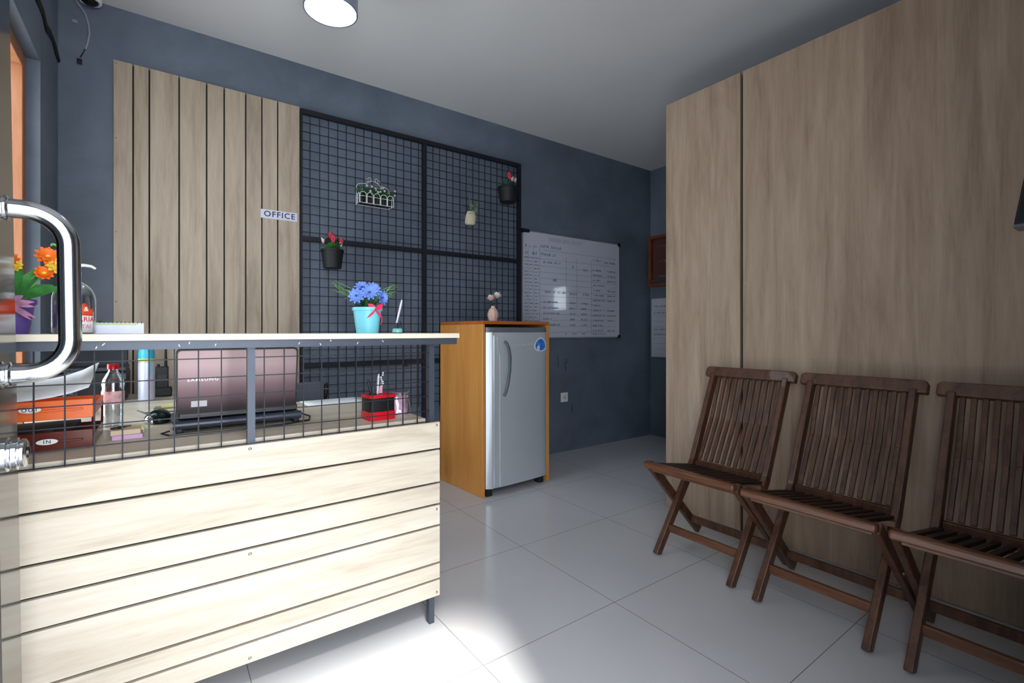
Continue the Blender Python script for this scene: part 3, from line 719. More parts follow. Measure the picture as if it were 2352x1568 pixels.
MB().box((-.134, .022, .005), (-.092, .041, .0058)).build('paper_label', mat('label_grey', S(200, 198, 204), .6, var=.03), lid, smooth=0)

# mouse
ms = thing('computer_mouse', 'silver and green-black computer mouse left of the laptop', 'mouse', (-.005, 2.08, ZD))
m = MB(); m.sphere((-.005, 2.08, ZD + .012), .036, 1.0, 1.6, .95, 16)
for v in m.bm.verts: v.co.z = max(v.co.z, ZD + .0005)
m.build('shell', mat('iridescent_black', S(26, 48, 44), .15, .5, var=.5, scale=30), ms)
m = MB(); m.sphere((-.026, 2.072, ZD + .010), .026, .9, 1.6, .95, 14)
for v in m.bm.verts: v.co.z = max(v.co.z, ZD + .0005)
m.build('side_grip', CHROME, ms)
m = MB(); m.tube([(-.02, 2.13, ZD + .01), (-.05, 2.16, ZD + .025), (-.07, 2.20, ZD + .03), (-.05, 2.27, ZD + .01), (.04, 2.3, ZD + .004), (.1, 2.28, ZD + .004)], .002, 6); m.build('cable', BLACK, ms)

# two tier document tray with papers
tr = thing('document_tray', 'orange two-tier document tray marked OUT and IN on the desk', 'document tray', (-.27, 1.85, ZD))
def tier(z, mt, name):
    m = MB(); x0, x1, y0, y1, hh = -.385, -.150, 1.735, 2.02, .050
    m.box((x0, y0, z), (x1, y1, z + .004)); m.prism([(x0, 0), (x1, 0), (x1 + .0, hh), (x0, hh)], .004, Matrix(((1, 0, 0, 0), (0, 0, -1, y0), (0, 1, 0, z), (0, 0, 0, 1))))
    m.box((x1 - .004, y0, z + .004), (x1, y1, z + .03)); m.box((x0, y0, z + .004), (x0 + .004, y1, z + .03)); m.box((x0 + .004, y1 - .004, z + .004), (x1 - .004, y1, z + .03))
    m.box((x0, y0 - .010, z + hh * .45), (x1 - .02, y0 - .004, z + hh * .55))
    return m.build(name, mt, tr, bevel=.0015)
tier(ZD + .001, TRAYB, 'lower_tier'); tier(ZD + .083, TRAYO, 'upper_tier')
for (x, y) in ((-.152, 2.0), (-.378, 2.0), (-.155, 1.79)): MB().tube([(x, y, ZD + .03), (x, y, ZD + .095)], .0035, 8).build('support_rod', TRAYB, tr)
for (x, z, txt, mt) in ((-.272, ZD + .113, 'OUT', INK), (-.240, ZD + .028, 'IN', INK)):
    o_ = MB().prism([(.021 * math.cos(2 * PI * k / 24), .0075 * math.sin(2 * PI * k / 24)) for k in range(24)], .0012, frame((x, 1.7235, z), (1, 0, 0), (0, 0, 1))).build('name_label', WHITE, tr, smooth=0)
    MB().text(txt, .013, frame((x, 1.7221, z), (1, 0, 0), (0, 0, 1)), .0003, 1.3).build('lettering', mt, o_, smooth=0)
rnd.seed(31)
def papers(name, x0, x1, y0, y1, z, n, label, tiltz=0.0, mt=PAPER, curl=.0):
    m = MB()
    for i in range(n):
        dx, dy, a = rnd.uniform(-.004, .004), rnd.uniform(-.004, .004), rnd.uniform(-.03, .03)
        k = 6; zz = z + i * .0012; rows = []
        for j in range(k + 1):
            f = j / k; x = x0 + (x1 - x0) * f
            up = curl * f ** 3
            rows.append([m.bm.verts.new((x + dx, y0 + dy + a * (x - x0), zz + up * .6)), m.bm.verts.new((x + dx, y1 + dy + a * (x - x0), zz + up + tiltz))])
        for A, B in zip(rows, rows[1:]): m.bm.faces.new((A[0], A[1], B[1], B[0]))
    return tag(m.build(name, mt, origin=(x0, y0, z), solid=.0008), label, 'papers')
papers('paper_stack', -.372, -.162, 1.75, 2.0, ZD + .132, 6, 'curled white papers heaped on the orange upper tray', .03, curl=.05)
m = MB(); m.box((-.34, 1.75, ZD + .007), (-.20, 1.99, ZD + .045)); 
for i in range(3): m.tube([(-.32 + i * .035, 1.752, ZD + .05), (-.30 + i * .035, 1.752, ZD + .05)], .005, 8)
tag(m.build('black_file_box', BLACKM, origin=(-.27, 1.85, ZD + .007), bevel=.002), 'black ring file lying in the brown lower tray', 'file')
# bottle
def bottle():
    t = thing('water_bottle', 'clear plastic water bottle with red cap beside the document tray', 'bottle', (-.130, 2.08, ZD), 0, None, True)
    MB().lathe([(0, .002), (.024, .0), (.029, .006), (.027, .03), (.030, .045), (.027, .06), (.030, .075), (.030, .115), (.029, .13), (.031, .14), (.028, .155), (.018, .175), (.0125, .184), (.0125, .192), (.011, .192), (.011, .184), (.026, .155), (.028, .10), (.026, .01), (0, .006)], (0, 0, 0), 24).build('bottle_body', CLEAR, t)
    m = MB(); m.lathe([(.0302, .075), (.0307, .075), (.0307, .118), (.0302, .118), (.0302, .075)], (0, 0, 0), 24); m.build('label', mat('white_red_label', S(226, 180, 184), .4, var=.35, scale=60), t)
    MB().lathe([(0, .207), (.0145, .207), (.0155, .205), (.0155, .190), (.013, .190), (.013, .200), (0, .200)], (0, 0, 0), 20).build('cap', RED, t)
bottle()
# spray can
t = thing('spray_can', 'aerosol spray can with turquoise cap and yellow band near the back wall', 'spray can', (-.055, 2.80, ZD), 0, None, True)
MB().lathe([(0, 0), (.031, 0), (.032, .004), (.032, .165), (.030, .175), (.027, .178), (0, .178)], (0, 0, 0), 28).build('can_body', CANW, t)
MB().lathe([(0, 0), (.0322, 0), (.0322, .012), (0, .012)], (0, 0, .178), 28).build('band', YBAND, t)
MB().lathe([(0, .190), (.031, .190), (.031, .215), (.027, .235), (.018, .248), (0, .250)], (0, 0, 0), 28).build('cap', CAPB, t)
m = MB()
for i in range(7):
    a = -PI / 2 + .25 + i * .05; m.bar((.0325 * math.cos(a), .0325 * math.sin(a), .10 + i * .004), (.0325 * math.cos(a), .0325 * math.sin(a), .175), .0016, .0008)
m.build('printed_stripe', CAPB, t)
# walkie talkie
t = thing('walkie_talkie', 'black two-way radio with stub antenna standing in its charger', 'two-way radio', (.003, 2.90, ZD), 0, None, True)
MB().box((-.040, -.025, 0), (.040, .03, .045)).build('charger', BLACK, t, bevel=.006)
MB().box((-.026, -.014, .030), (.026, .018, .145)).build('radio_body', BLACK, t, bevel=.004)
MB().tube([(.015, 0, .14), (.015, 0, .17), (.014, 0, .265)], [.007, .006, .004], 10).build('antenna', BLACK, t)
MB().lathe([(0, 0), (.006, 0), (.006, .012), (0, .012)], (-.014, 0, .145), 12).build('knob', BLACK, t)
m = MB(); m.box((-.018, -.0150, .085), (.018, -.0138, .105)); m.build('speaker_grille', DGREY, t, smooth=0)
# printer
t = thing('printer', 'black multifunction printer with raised scanner lid in the left corner', 'printer', (-.245, 2.93, ZD), 0, None, True)
MB().box((-.125, -.13, .004), (.120, .14, .135)).build('printer_body', BLACK, t, bevel=.012, seg=3)
MB().box((-.122, -.127, .1365), (.117, .137, .155)).build('scanner_bed', mat('printer_grey', S(48, 52, 60), .35), t, bevel=.004)
m = MB(); m.box((-.118, 0, 0), (.113, .016, .115), Matrix.Translation((0, .08, .152)) @ Matrix.Rotation(-.35, 4, 'X')); m.build('scanner_lid', mat('printer_lid', S(44, 50, 60), .45), t, bevel=.004)
MB().box((-.085, -.1330, .03), (.085, -.1305, .075)).build('output_slot', BLACKM, t, smooth=0)
MB().box((.085, -.1335, .10), (.115, -.1305, .125)).build('control_buttons', DGREY, t, smooth=0)
# speakers
def speaker(x, y, hgt, wd, label):
    t = thing('desktop_speaker', label, 'speaker', (x, y, ZD), 0, 'desktop speakers in front of the printer', True)
    MB().box((-wd / 2, -.03, 0), (wd / 2, .04, hgt)).build('speaker_case', mat('slate_plastic', S(84, 92, 108), .4), t, bevel=.008, seg=3)
    MB().lathe([(0, 0), (wd * .36, 0), (wd * .34, .003), (wd * .1, .001), (0, .003)], (0, -.030, hgt * .45), 20, (0, -1, 0)).build('cone', BLACKM, t)
speaker(-.333, 2.42, .152, .056, 'grey desktop speaker nearer the window, in front of the printer')
speaker(-.275, 2.42, .160, .034, 'slimmer grey desktop speaker, right of its pair in front of the printer')
m = MB(); m.tube([(-.38, 2.30, ZD + .10), (-.37, 2.25, ZD + .13), (-.33, 2.22, ZD + .145), (-.29, 2.26, ZD + .15), (-.27, 2.35, ZD + .17), (-.28, 2.46, ZD + .168)], .0022, 6)
m.tube([(-.38, 2.30, ZD + .10), (-.385, 2.28, ZD + .03), (-.37, 2.26, ZD + .003)], .0022, 6)
tag(m.build('looping_cable', BLACK, origin=(-.3, 2.3, ZD)), 'thin black cable looping over the desktop speakers', 'cable')
# sticky notes
def pad(name, x0, x1, y0, y1, z, h, mt, label, ang=0):
    m = MB(); m.box((x0, y0, 0), (x1, y1, h), Matrix.Translation((0, 0, z)) @ Matrix.Rotation(ang, 4, 'Z'))
    return tag(m.build(name, mt, origin=((x0 + x1) / 2, (y0 + y1) / 2, z), smooth=0), label, 'note pad', 'pads of notes beside the tray')
pad('note_pad', -.115, -.045, 1.80, 1.87, ZD + .0005, .012, NOTEP, 'lilac sticky note pad at the bottom of the pile by the tray')
pad('note_pad', -.118, -.050, 1.805, 1.875, ZD + .0130, .014, mat('tan_note', S(206, 186, 160), .8), 'tan sticky note pad on the lilac one by the tray')
pad('note_pad', -.120, -.044, 1.90, 1.97, ZD + .0005, .014, NOTEY, 'yellow sticky note pad behind the tan and lilac ones')
m = MB(); m.lathe([(.010, 0), (.014, 0), (.014, .003), (.010, .003), (.010, 0)], (-.108, 1.84, ZD + .028), 14); m.lathe([(.007, 0), (.010, 0), (.010, .003), (.007, .003), (.007, 0)], (-.096, 1.855, ZD + .028), 14); m.bar((-.10, 1.85, ZD + .0295), (-.075, 1.868, ZD + .0295), .003, .002)
tag(m.build('paper_clip_ring', BLACK, origin=(-.1, 1.85, ZD + .028)), 'small black binder clip on the tan note pad', 'clip')
m = MB(); M0 = Matrix.Translation((.03, 2.45, ZD + .006)); m.prism([(-.055, -.03), (.05, -.035), (.055, .03), (-.05, .035)], .004, M0); m.mi = 1; m.prism([(-.03, -.02), (.02, -.025), (.0, .02)], .009, Matrix.Translation((.03, 2.45, ZD + .010)))
for v in m.bm.verts: v.co.z -= .0055
tag(m.build('memo_holder', [mat('olive_plastic', S(120, 122, 84), .5), NOTEY], origin=(.03, 2.45, ZD), smooth=0), 'flat olive memo holder with a yellow note behind the mouse', 'memo holder')
# papers at the back of the desk
papers('paper_sheets', .50, .765, 2.12, 2.30, ZD + .001, 3, 'white sheets lying flat at the back of the desk, right of the laptop')
# red pen box
rb = thing('pen_organizer', 'red and black plastic pen box holding pens behind the mesh', 'pen holder', (.636, 1.70, ZD))
Mb = Matrix.Translation((.636, 1.70, ZD)) @ Matrix.Rotation(math.radians(4), 4, 'Z')
m = MB(); m.prism(rrect(.098, .088, .012, y0=-.044), .030, Mb @ Matrix.Translation((0, 0, .0005))); m.build('drawer_base', RED, rb)
m = MB(); m.prism(rrect(.094, .084, .010, y0=-.042), .048, Mb @ Matrix.Translation((0, 0, .0307))); m.build('box_body', BLACK, rb)
m = MB(); m.prism(rrect(.100, .090, .012, y0=-.045), .010, Mb @ Matrix.Translation((0, 0, .0790))); m.build('lid', RED, rb)
m = MB(); m.prism(rrect(.045, .035, .006, y0=-.0175), .0008, Mb @ Matrix.Translation((-.012, .002, .0891))); m.build('pen_slot', BLACKM, rb)
def pen(name, x, y, dx, dy, hgt, r, mt, label, tip=None, cat='pen'):
    m = MB(); z = ZD + .0905; m.tube([(x, y, z), (x + dx, y + dy, z + hgt * .8), (x + dx * 1.25, y + dy * 1.25, z + hgt)], [r, r, r * .5], 10)
    return tag(m.build(name, mt, origin=(x, y, z)), label, cat)
pen('pen', .610, 1.695, -.012, .0, .055, .0055, BLACK, 'black pen leaning left in the red pen box')
pen('pen', .622, 1.702, -.006, .0, .040, .004, DGREY, 'thin grey pen beside the black pen in the red box')
pen('pen', .630, 1.690, .004, .0, .072, .0048, mat('silver_pattern', S(196, 192, 196), .3, .4, var=.4, scale=200), 'silver patterned pen in the red pen box')
m = MB(); m.box((.635, 1.700, ZD + .0905), (.652, 1.703, ZD + .115)); tag(m.build('pink_note', PINK, origin=(.64, 1.70, ZD + .09), smooth=0), 'pink note tucked behind the pens in the red box', 'note')
m = MB(); m.tube([(.645, 1.712, ZD + .0905), (.655, 1.715, ZD + .14)], .001, 5)
for i in range(7): m.sphere((.654 + rnd.uniform(-.004, .006), 1.714, ZD + .115 + i * .008), .0035, 1, .7, 1, 8)
tag(m.build('beaded_sprig', mat('pearl', S(222, 224, 236), .3), origin=(.645, 1.712, ZD + .09)), 'pearly beaded sprig sticking up from the red pen box', 'ornament')
# clear bag with pink contents
t = thing('plastic_bag', 'clear crumpled plastic bag with pink contents beside the right post', 'bag', (.738, 1.76, ZD), 0, None, True)
rnd.seed(17)
def crumple(w_, d_, h_, mt, nm, j):
    m = MB(); m.lathe([(0, 0), (.5, 0), (.52, .2), (.46, .55), (.40, .8), (.48, 1.0), (0, .82)], (0, 0, 0), 14)
    for v in m.bm.verts:
        if v.co.z > .01: v.co.x += rnd.uniform(-j, j); v.co.y += rnd.uniform(-j, j); v.co.z += rnd.uniform(-j, j) * .6
        v.co.x *= w_; v.co.y *= d_; v.co.z *= h_
    m.build(nm, mt, t)
crumple(.092, .08, .085, CLEAR, 'clear_wrap', .09); crumple(.072, .055, .065, mat('pale_pink_tissue', S(232, 186, 210), .7, var=.2, scale=60), 'pink_contents', .12)
# office chair behind desk
t = thing('office_chair', 'grey office chair behind the desk, its low back just above the desktop', 'chair', (.50, 2.62, 0), 0, None, True)
MB().box((-.16, -.13, .42), (.16, .23, .47)).build('seat', DGREY, t, bevel=.02, seg=3)
MB().box((-.15, -.175, .62), (.145, -.150, .805)).build('backrest', mat('slate_fabric', S(88, 94, 106), .8), t, bevel=.008, seg=3)
m = MB(); m.tube([(0, -.14, .65), (0, -.10, .45)], .014, 8); m.build('back_support', BLACK, t)
m = MB(); m.tube([(.148, -.165, .70), (.150, -.165, .79), (.156, -.165, .80), (.163, -.165, .785), (.160, -.165, .74), (.152, -.165, .71)], .0045, 6); m.build('edge_loop', BLACK, t)
for (x, y) in ((-.14, -.1), (.14, -.1), (-.14, .2), (.14, .2)): MB().tube([(x, y, .42), (x * 1.1, y * 1.05, 0)], .012, 8).build('leg', BLACK, t)

# ---------------------------------------------------------------- things on the counter top
# blue pot with flowers
bp = thing('blue_flower_pot', 'sky blue pot of blue daisies with a red bow on the counter', 'flower pot', (.582, 1.66, ZT), 0, None, True)
MB().lathe(pot_prof(.037, .049, .090), (0, 0, 0), 28).build('pot', CYAN, bp)
m = MB(); rnd.seed(2); foliage(m, (0, 0, .075), .05, .06, 40, .016, 0); m.build('foliage', DGREEN, bp)
m = MB()
for s_, L in ((-1, .115), (1, .105)):
    for k in range(5):
        z_ = .125 + k * .008; tip = (s_ * L * rnd.uniform(.75, 1), rnd.uniform(-.03, .02), z_ + rnd.uniform(0, .02)); m.tube([(0, 0, .08), (s_ * L * .5, tip[1] * .5, z_ - .003), tip], .0009, 4)
        for j in range(9):
            f = .4 + .075 * j; c = (tip[0] * f, tip[1] * f, .09 + (tip[2] - .09) * f); m.leaf(c, (c[0] + s_ * .014, c[1] + rnd.uniform(-.012, .012), c[2] + rnd.uniform(-.012, .016)), .006)
m.build('sprays', LGREEN, bp)
def daisy(parent, c, n, r, petal, centre, nm='flower', lay=2, w_=.011):
    nv = Vector(n).normalized(); a_ = nv.orthogonal().normalized(); b_ = nv.cross(a_); c = Vector(c); m = MB()
    for L in range(lay):
        for k in range(10):
            a = 2 * PI * (k + .5 * L) / 10; d = a_ * math.cos(a) + b_ * math.sin(a)
            m.leaf(c + nv * .002 * L + d * .003, c + d * r * (1 - .25 * L) + nv * (.004 + .006 * L), w_, nv, -.05)
    m.mi = 1; m.sphere(c + nv * .004, .005, 1, 1, .7, 10); m.build(nm, [petal, centre], parent)
for i, (x, y, z, nx, ny, nz_) in enumerate(((.012, -.025, .152, .1, -1, .5), (-.045, -.022, .128, -.5, -1, .1), (-.018, .0, .158, -.3, -.8, .8), (.045, -.02, .125, .6, -1, .0), (-.005, -.035, .140, -.2, -1, .2))):
    daisy(bp, (x, y, z), (nx, ny, nz_), .029, BLUEF, mat('flower_eye_%d' % i, S(60, 70, 120), .6))
m = MB()
yb0 = -.052
for s_ in (-1, 1):
    m.leaf((.012, yb0 + .003, .082), (.012 + s_ * .026, yb0 + .006, .100), .018, (0, -1, 0)); m.leaf((.012, yb0 + .002, .080), (.012 + s_ * .027, yb0 + .010, .052), .008, (0, -1, 0))
m.tube([(.035, yb0 + .016, .06), (.040, yb0 + .018, .045), (.036, yb0 + .02, .03)], .0016, 5)
m.sphere((.012, yb0, .082), .005, 1, .7, 1, 8)
m.build('bow', PINKR, bp)
# pen on stand
ps = thing('desk_pen', 'silver pen upright in a teal counter stand beside the blue flowers', 'pen', (.697, 1.67, ZT), 0, None, True)
MB().lathe([(0, 0), (.0185, 0), (.0185, .003), (.018, .006), (.018, .014), (.013, .018), (0, .018)], (0, 0, 0), 24).build('stand_base', mat('teal_plastic', S(130, 206, 200), .35), ps)
m = MB(); m.lathe([(.0187, 0), (.0191, 0), (.0191, .003), (.0187, .003), (.0187, 0)], (0, 0, 0), 24); m.build('base_ring', BLACK, ps)
MB().tube([(-.006, 0, .016), (-.003, 0, .038)], [.006, .005], 12).build('socket', BLACK, ps)
MB().tube([(-.004, 0, .034), (.012, 0, .098), (.0165, 0, .118), (.017, 0, .124)], [.0034, .0042, .0036, .0015], 12).build('pen_barrel', mat('pearl_grey_plastic', S(204, 206, 222), .25, .2), ps)
m = MB(); m.tube([(.004, 0, .02), (.010, -.004, .036), (.016, 0, .022), (.012, .004, .045)], .0014, 6); m.build('coil', BLACK, ps)
# pump bottle of sanitiser
t = thing('pump_bottle', 'clear domed pump bottle with an orange and white label on the counter', 'bottle', (-.181, 1.665, ZT), 0, None, True)
prof = [(0, .0), (.039, 0), (.043, .005), (.043, .085)] + [(.043 * math.cos(a), .085 + .052 * math.sin(a)) for a in [PI / 2 * i / 8 for i in range(1, 7)]] + [(.012, .137), (.012, .146), (.010, .146), (.010, .134)] + [(.041 * math.cos(a), .083 + .05 * math.sin(a)) for a in [PI / 2 * i / 8 for i in range(6, 0, -1)]] + [(.041, .083), (.041, .006), (0, .004)]
MB().lathe(prof, (0, 0, 0), 32).build('bottle_body', CLEAR, t)
MB().lathe([(0, 0), (.0405, 0), (.0405, .045), (0, .045)], (0, 0, .005), 28).build('liquid', glassy('clear_gel', (.86, .90, .93, 1), .1, .85), t)
def wrap(m, pts_fn, u0, u1, z0_, z1_, r, n=14, shape=None):
    rows = []
    for i in range(n + 1):
        a = -PI / 2 + u0 + (u1 - u0) * i / n; zt, zb2 = (z1_, z0_) if shape is None else shape(i / n)
        rows.append([m.bm.verts.new((r * math.cos(a), r * math.sin(a), zb2)), m.bm.verts.new((r * math.cos(a), r * math.sin(a), zt))])
    for A, B in zip(rows, rows[1:]): m.bm.faces.new((A[0], B[0], B[1], A[1]))
m = MB(); wrap(m, None, -.7, 1.15, .004, .058, .0436); lab = m.build('label', mat('label_white', S(226, 226, 232), .5, var=.02), t, solid=.0003)
m = MB(); wrap(m, None, -.7, 1.05, 0, 0, .0439, 20, lambda f: (.094 - .028 * f + .005 * math.sin(f * 19), .050 - .004 * f)); m.build('label_badge', ORINK, lab, solid=.0003)
def wraptext(txt, size, a_c, z, r, mt, parent, nm='lettering', sx=1):
    m = MB(); m.text(txt, size, Matrix.Identity(4), .0002, 1.05, sx)
    for v in m.bm.verts:
        a = -PI / 2 + a_c + v.co.x / r; rr = r + v.co.z; z_ = z + v.co.y; v.co = Vector((rr * math.cos(a), rr * math.sin(a), z_))
    return m.build(nm, mt, parent, smooth=0)
wraptext('S &', .016, .50, .063, .0446, WHITE, lab); wraptext('YARIA', .017, .55, .037, .0442, REDINK, lab, sx=1.0); wraptext('ATAI', .014, .55, .019, .0442, mat('pink_ink', S(206, 130, 140), .6, var=0), lab)
MB().lathe([(0, 0), (.014, 0), (.014, .014), (.006, .018), (.006, .032), (.010, .034), (.010, .042), (0, .043)], (0, 0, .146), 20).build('pump_head', WHITE, t)
m = MB(); m.tube([(0, 0, .176), (.02, -.001, .178), (.034, -.002, .176), (.042, -.003, .170)], [.0045, .0042, .0036, .003], 10); m.build('spout', WHITE, t)
MB().tube([(0, 0, .01), (0, 0, .146)], .0022, 8).build('dip_tube', WHITE, t)
# desk calendar
t = thing('desk_calendar', 'spiral-bound desk calendar on a dark stand on the counter', 'calendar', (-.085, 1.72, ZT), 0, None, True)
m = MB(); m.prism([(-.065, 0), (.022, 0), (-.05, .036)], .06, frame((0, .03, 0), (1, 0, 0), (0, 0, 1))); m.build('stand', mat('navy_card', S(40, 46, 60), .6), t, smooth=0)
m = MB(); m.box((-.062, -.034, .0005), (.045, -.031, .030)); m.box((-.060, -.0345, .0005), (.046, -.0342, .028)); cal = m.build('pages', mat('calendar_page', S(222, 226, 244), .6, var=.05, scale=30), t, smooth=0)
MB().box((-.060, -.0352, .024), (.03, -.0346, .029)).build('green_strip', mat('calendar_green', S(190, 208, 150), .6), cal, smooth=0)
m = MB()
for i in range(12): m.tube(arc((-.056 + i * .0088, -.032, .030), .0034, 0, 2 * PI, 8, (0, 1, 0), (0, 0, 1))[:-1], .0007, 5, True)
m.build('spiral_binding', DGREY, t)
# purple pot
t = thing('purple_flower_pot', 'purple pot with lilac ribbon and orange and yellow daisies on the counter', 'flower pot', (-.297, 1.67, ZT), 0, None, True)
m = MB(); m.lathe(pot_prof(.032, .045, .085), (0, 0, 0), 24); m.build('pot', PURP, t)
rnd.seed(6); m = MB()
for (tx, tz, w_) in ((.075, .125, .035), (.06, .175, .03), (.02, .17, .03), (-.05, .16, .035), (.095, .12, .03), (.0, .15, .03)): m.leaf((0, -.01, .08), (tx, -.03 + rnd.uniform(-.02, .02), tz), w_, (0, -1, .6), .1)
m.build('leaves', GREEN, t)
m = MB()
for (tx, tz) in ((.07, .185), (.075, .165), (.055, .145), (.0, .17), (.08, .20)): m.tube([(0, 0, .07), (tx * .5, -.01, tz * .7), (tx, -.015, tz)], .0015, 5)
m.build('stems', LGREEN, t)
for (x, z, pm, r) in ((.068, .192, ORF, .026), (.086, .170, YEF, .024), (.062, .150, ORF, .020), (.0, .178, ORF, .022), (.008, .165, YEF, .018)): daisy(t, (x, -.025, z), (.3, -1, .4), r, pm, YEF, 'flower', 2, .012)
m = MB()
for k in range(8): m.sphere((.080 + rnd.uniform(-.010, .010), -.012, .222 + rnd.uniform(-.006, .006)), .003, 1, 1, 1, 6)
m.build('buds', LGREEN, t)
m = MB()
for (tx, ty, tz, w_) in ((.048, -.046, .078, .013), (.050, -.046, .066, .010), (.050, -.044, .040, .010), (.030, -.05, .092, .016), (.012, -.05, .094, .014), (.044, -.046, .034, .008), (-.03, -.05, .085, .014), (-.02, -.05, .05, .010)): m.leaf((.0, -.045, .074), (tx, ty, tz), w_, (0, -1, 0))
m.build('ribbon', LIL, t)

# ---------------------------------------------------------------- partition on the right
pt = thing('room_partition', 'tall pale oak-veneer partition of two panels behind the folding chairs', 'partition', (2.5, .9, 0))
MB().box((2.475, .0, .0), (2.60, 1.80, 2.40)).build('core', DARKGAP, pt, smooth=0)
MB().box((2.46, 1.3455, .003), (2.4749, 1.805, 2.41)).build('panel', OAKP, pt, smooth=0)
MB().box((2.46, .003, .003), (2.4749, 1.3305, 2.41)).build('panel', wood('partition_oak_wide', S(136, 112, 92), S(160, 136, 115), S(178, 155, 134), 'Z', .5, .9), pt, smooth=0)
for (y, z) in ((1.79, 2.25), (1.79, 1.3), (1.318, 1.3)): MB().sphere((2.4598, y, z), .004, .5, 1, 1, 8).build('screw', SCREW, pt)
t = thing('wall_speaker', 'black taper-sided wall speaker with silver lower edge at the right edge of the room', 'speaker', (2.40, .2, 1.4))
Mt = Matrix(((0, 0, 1, 2.33), (1, 0, 0, 0), (0, 1, 0, 1.412), (0, 0, 0, 1)))
m = MB(); m.prism([(.05, 0), (.322, 0), (.266, .36), (.106, .36)], .10, Mt); m.build('speaker_case', BLACK, t, bevel=.004)
m = MB(); m.prism([(.048, -.012), (.324, -.012), (.322, 0), (.05, 0)], .102, Matrix.Translation((-.002, 0, 0)) @ Mt); m.build('lower_edge', mat('dark_silver', S(120, 122, 128), .3, .6), t, bevel=.002)
MB().box((2.43, .14, 1.52), (2.459, .24, 1.62)).build('bracket', BLACKM, t, smooth=0)

# ---------------------------------------------------------------- teak folding chairs
def make_chair(loc, label):
    t = thing('folding_chair', label, 'chair', loc, 0, 'dark teak folding chairs along the partition', True)
    # local: x to the partition, y across, front feet at x = 0
    hw = .195
    kx, kz, tx, tz = .315, .40, .505, .825
    # the back frame with the front legs
    for s_ in (-1, 1):
        y = s_ * (hw - .014)
        m = MB(); m.bar((.022, y, .0), (kx, y, kz), .026, .044, (1, 0, 0)); 
        for v in m.bm.verts:
            if v.co.z < .06: v.co.z = max(v.co.z, 0.0)
        m.build('front_leg', TEAK, t, bevel=.004)
        m = MB(); m.bar((kx - .006, y, kz - .01), (tx, y, tz), .026, .040, (1, 0, 0)); m.build('back_stile', TEAK, t, bevel=.004)
    # crest rail
    m = MB(); d = Vector((tx - kx, 0, tz - kz)).normalized()
    Mc = frame((tx + d.x * .012, 0, tz + d.z * .012), (0, 1, 0), d)
    m.prism([(-.225, -.026), (.225, -.026), (.225, .012), (.219, .022), (.208, .026), (-.208, .026), (-.219, .022), (-.225, .012)], .030, Mc @ Matrix.Translation((0, 0, -.015)))
    m.build('crest_rail', TEAK, t, bevel=.004)
    m = MB(); n_ = 11; a = Vector((kx + .006, 0, kz + .01)); b = Vector((tx, 0, tz - .012)); 
    for i in range(n_):
        y = -.1515 + .303 * i / (n_ - 1)
        mid = (a + b) / 2 + Vector((.016, 0, -.006))
        m.bar(a + Vector((0, y, 0)), mid + Vector((0, y, 0)), .0168, .011, (1, 0, 0)); m.bar(mid + Vector((0, y, 0)), b + Vector((0, y, 0)), .0168, .011, (1, 0, 0))
    m.bar((kx + .004, -hw + .028, kz - .012), (kx + .004, hw - .028, kz - .012), .024, .034)
    m.build('back_slats', TEAK, t, bevel=.002)
    # seat
    m = MB(); sa = Vector((.0, 0, .432)); sb = Vector((.335, 0, .372))
    for i in range(11):
        y = -.172 + .344 * i / 10; m.bar(sa + Vector((0, y, 0)), sb + Vector((0, y, 0)), .019, .014)
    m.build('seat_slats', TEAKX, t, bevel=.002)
    m = MB(); m.bar((-.012, -.222, .426), (-.012, .222, .426), .036, .030); m.build('seat_front_rail', TEAKY, t, bevel=.008)
    m = MB(); m.bar((.02, -.2, .404), (.02, .2, .404), .022, .026); m.bar((.24, -.2, .372), (.24, .2, .372), .022, .022)
    m.build('seat_support_rail', TEAKY, t, bevel=.003)
    # rear legs (cross the front legs, carry the seat front)
    for s_ in (-1, 1):
        y = s_ * .2275
        m = MB(); m.bar((.010, s_ * .2115, .422), (.418, s_ * .2215, .012), .024, .042, (1, 0, 0))
        for v in m.bm.verts: v.co.z = max(v.co.z, 0.0)
        m.build('rear_leg', TEAK, t, bevel=.004)
        m = MB(); m.lathe([(0, 0), (.007, 0), (.007, .004), (0, .004)], (.208, s_ * .2270, .222), 12, (0, s_, 0)); m.build('pivot_bolt', SCREW, t)
    m = MB(); m.bar((.105, -hw + .02, .112), (.105, hw - .02, .112), .020, .034, (0, 0, 1)); m.build('front_stretcher', TEAKY, t, bevel=.003)
    m = MB(); m.bar((.340, -.212, .092), (.340, .212, .092), .020, .034, (0, 0, 1)); m.build('rear_stretcher', TEAK, t, bevel=.003)
    return t
ch = make_chair((1.862, 1.252, 0), 'dark teak folding chair farthest from the doorway, before the partition joint')
dup(ch, (1.845, .774, 0), 'middle one of the three dark teak folding chairs by the partition')
dup(ch, (1.838, .299, 0), 'dark teak folding chair nearest the doorway, cut off by the right edge')

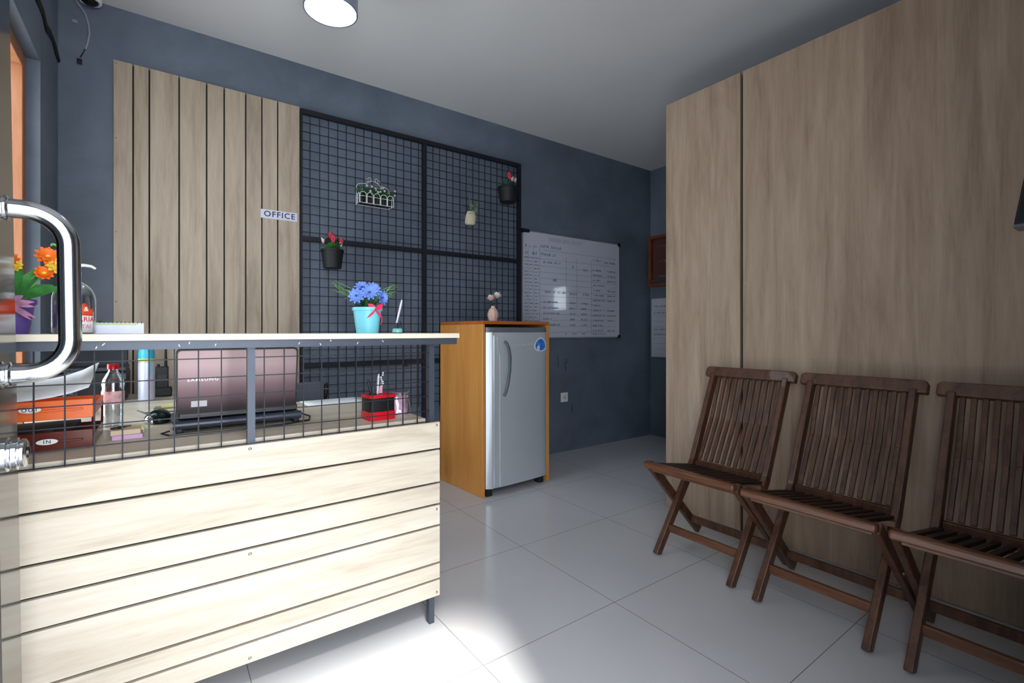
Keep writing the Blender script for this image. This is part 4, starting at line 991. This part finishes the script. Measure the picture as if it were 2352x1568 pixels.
# ---------------------------------------------------------------- ceiling lamp, dome camera, dangling cables
LX, LY, LZ = .604, 2.188, 2.458
lm = thing('ceiling_downlight', 'silver cylindrical ceiling lamp with glowing round lens', 'lamp', (LX, LY, ZC), 0, None)
m = MB(); m.lathe([(.108, 0), (.114, 0), (.114, ZC - LZ - .001), (.108, ZC - LZ - .001), (.108, 0)], (LX, LY, LZ), 40); m.build('housing', mat('lamp_silver', S(150, 158, 180), .3, .7), lm)
m = MB(); m.lathe([(0, 0), (.107, 0), (.107, .004), (0, .004)], (LX, LY, LZ + .003), 40); m.build('lens', mat('lit_lens', S(250, 252, 255), .4, var=0, emit=(.93, .97, 1, 1), estr=6), lm)
m = MB()
for (dx, dy) in ((-.062, -.03), (.0, -.07), (.045, .04)): m.lathe([(0, 0), (.010, 0), (.010, .001), (0, .001)], (LX + dx, LY + dy, LZ + .0015), 14)
m.build('lens_spots', mat('lens_spot', S(225, 228, 240), .5, var=0, emit=(.85, .88, .95, 1), estr=1.0), lm)
dc = thing('dome_camera', 'small white and black dome camera in the left ceiling corner', 'security camera', (-.30, 3.06, ZC))
DX, DY = -.280, 3.085
m = MB(); m.lathe([(.036, 0), (.044, 0), (.047, .006), (.047, .042), (.036, .042), (.036, 0)], (DX, DY, ZC - .0425), 28); m.build('ring', WHITE, dc)
m = MB(); m.lathe([(0, -.018), (.018, -.015), (.030, -.006), (.0355, .006), (.0355, .02), (0, .02)], (DX, DY, ZC - .0425), 24); m.build('dome', mat('black_dome', S(14, 15, 18), .1), dc)
YW = YB - .012
t = thing('hanging_cable', 'loose pale cable with a black plug hanging in the left corner', 'cable', (-.28, YW, 2.5))
m = MB(); m.tube([(-.345, YW, ZC - .01), (-.325, YW, 2.64), (-.30, YW, 2.60), (-.288, YW, 2.55), (-.285, YW, 2.51), (-.292, YW, 2.46), (-.300, YW, 2.43)], .0042, 8); m.build('cable', mat('pale_cable', S(150, 156, 172), .5), t)
m = MB(); m.tube([(-.300, YW, 2.432), (-.312, YW, 2.40), (-.318, YW, 2.385)], .0022, 6); m.build('thin_lead', BLACK, t)
MB().box((-.330, YW - .008, 2.350), (-.312, YW + .004, 2.374)).build('plug', BLACK, t, bevel=.002)
MB().box((-.349, YB - .008, 2.546), (-.329, YB - .0005, 2.562)).build('cable_clip', mat('clip_grey', S(150, 152, 165), .5), t, bevel=.001)
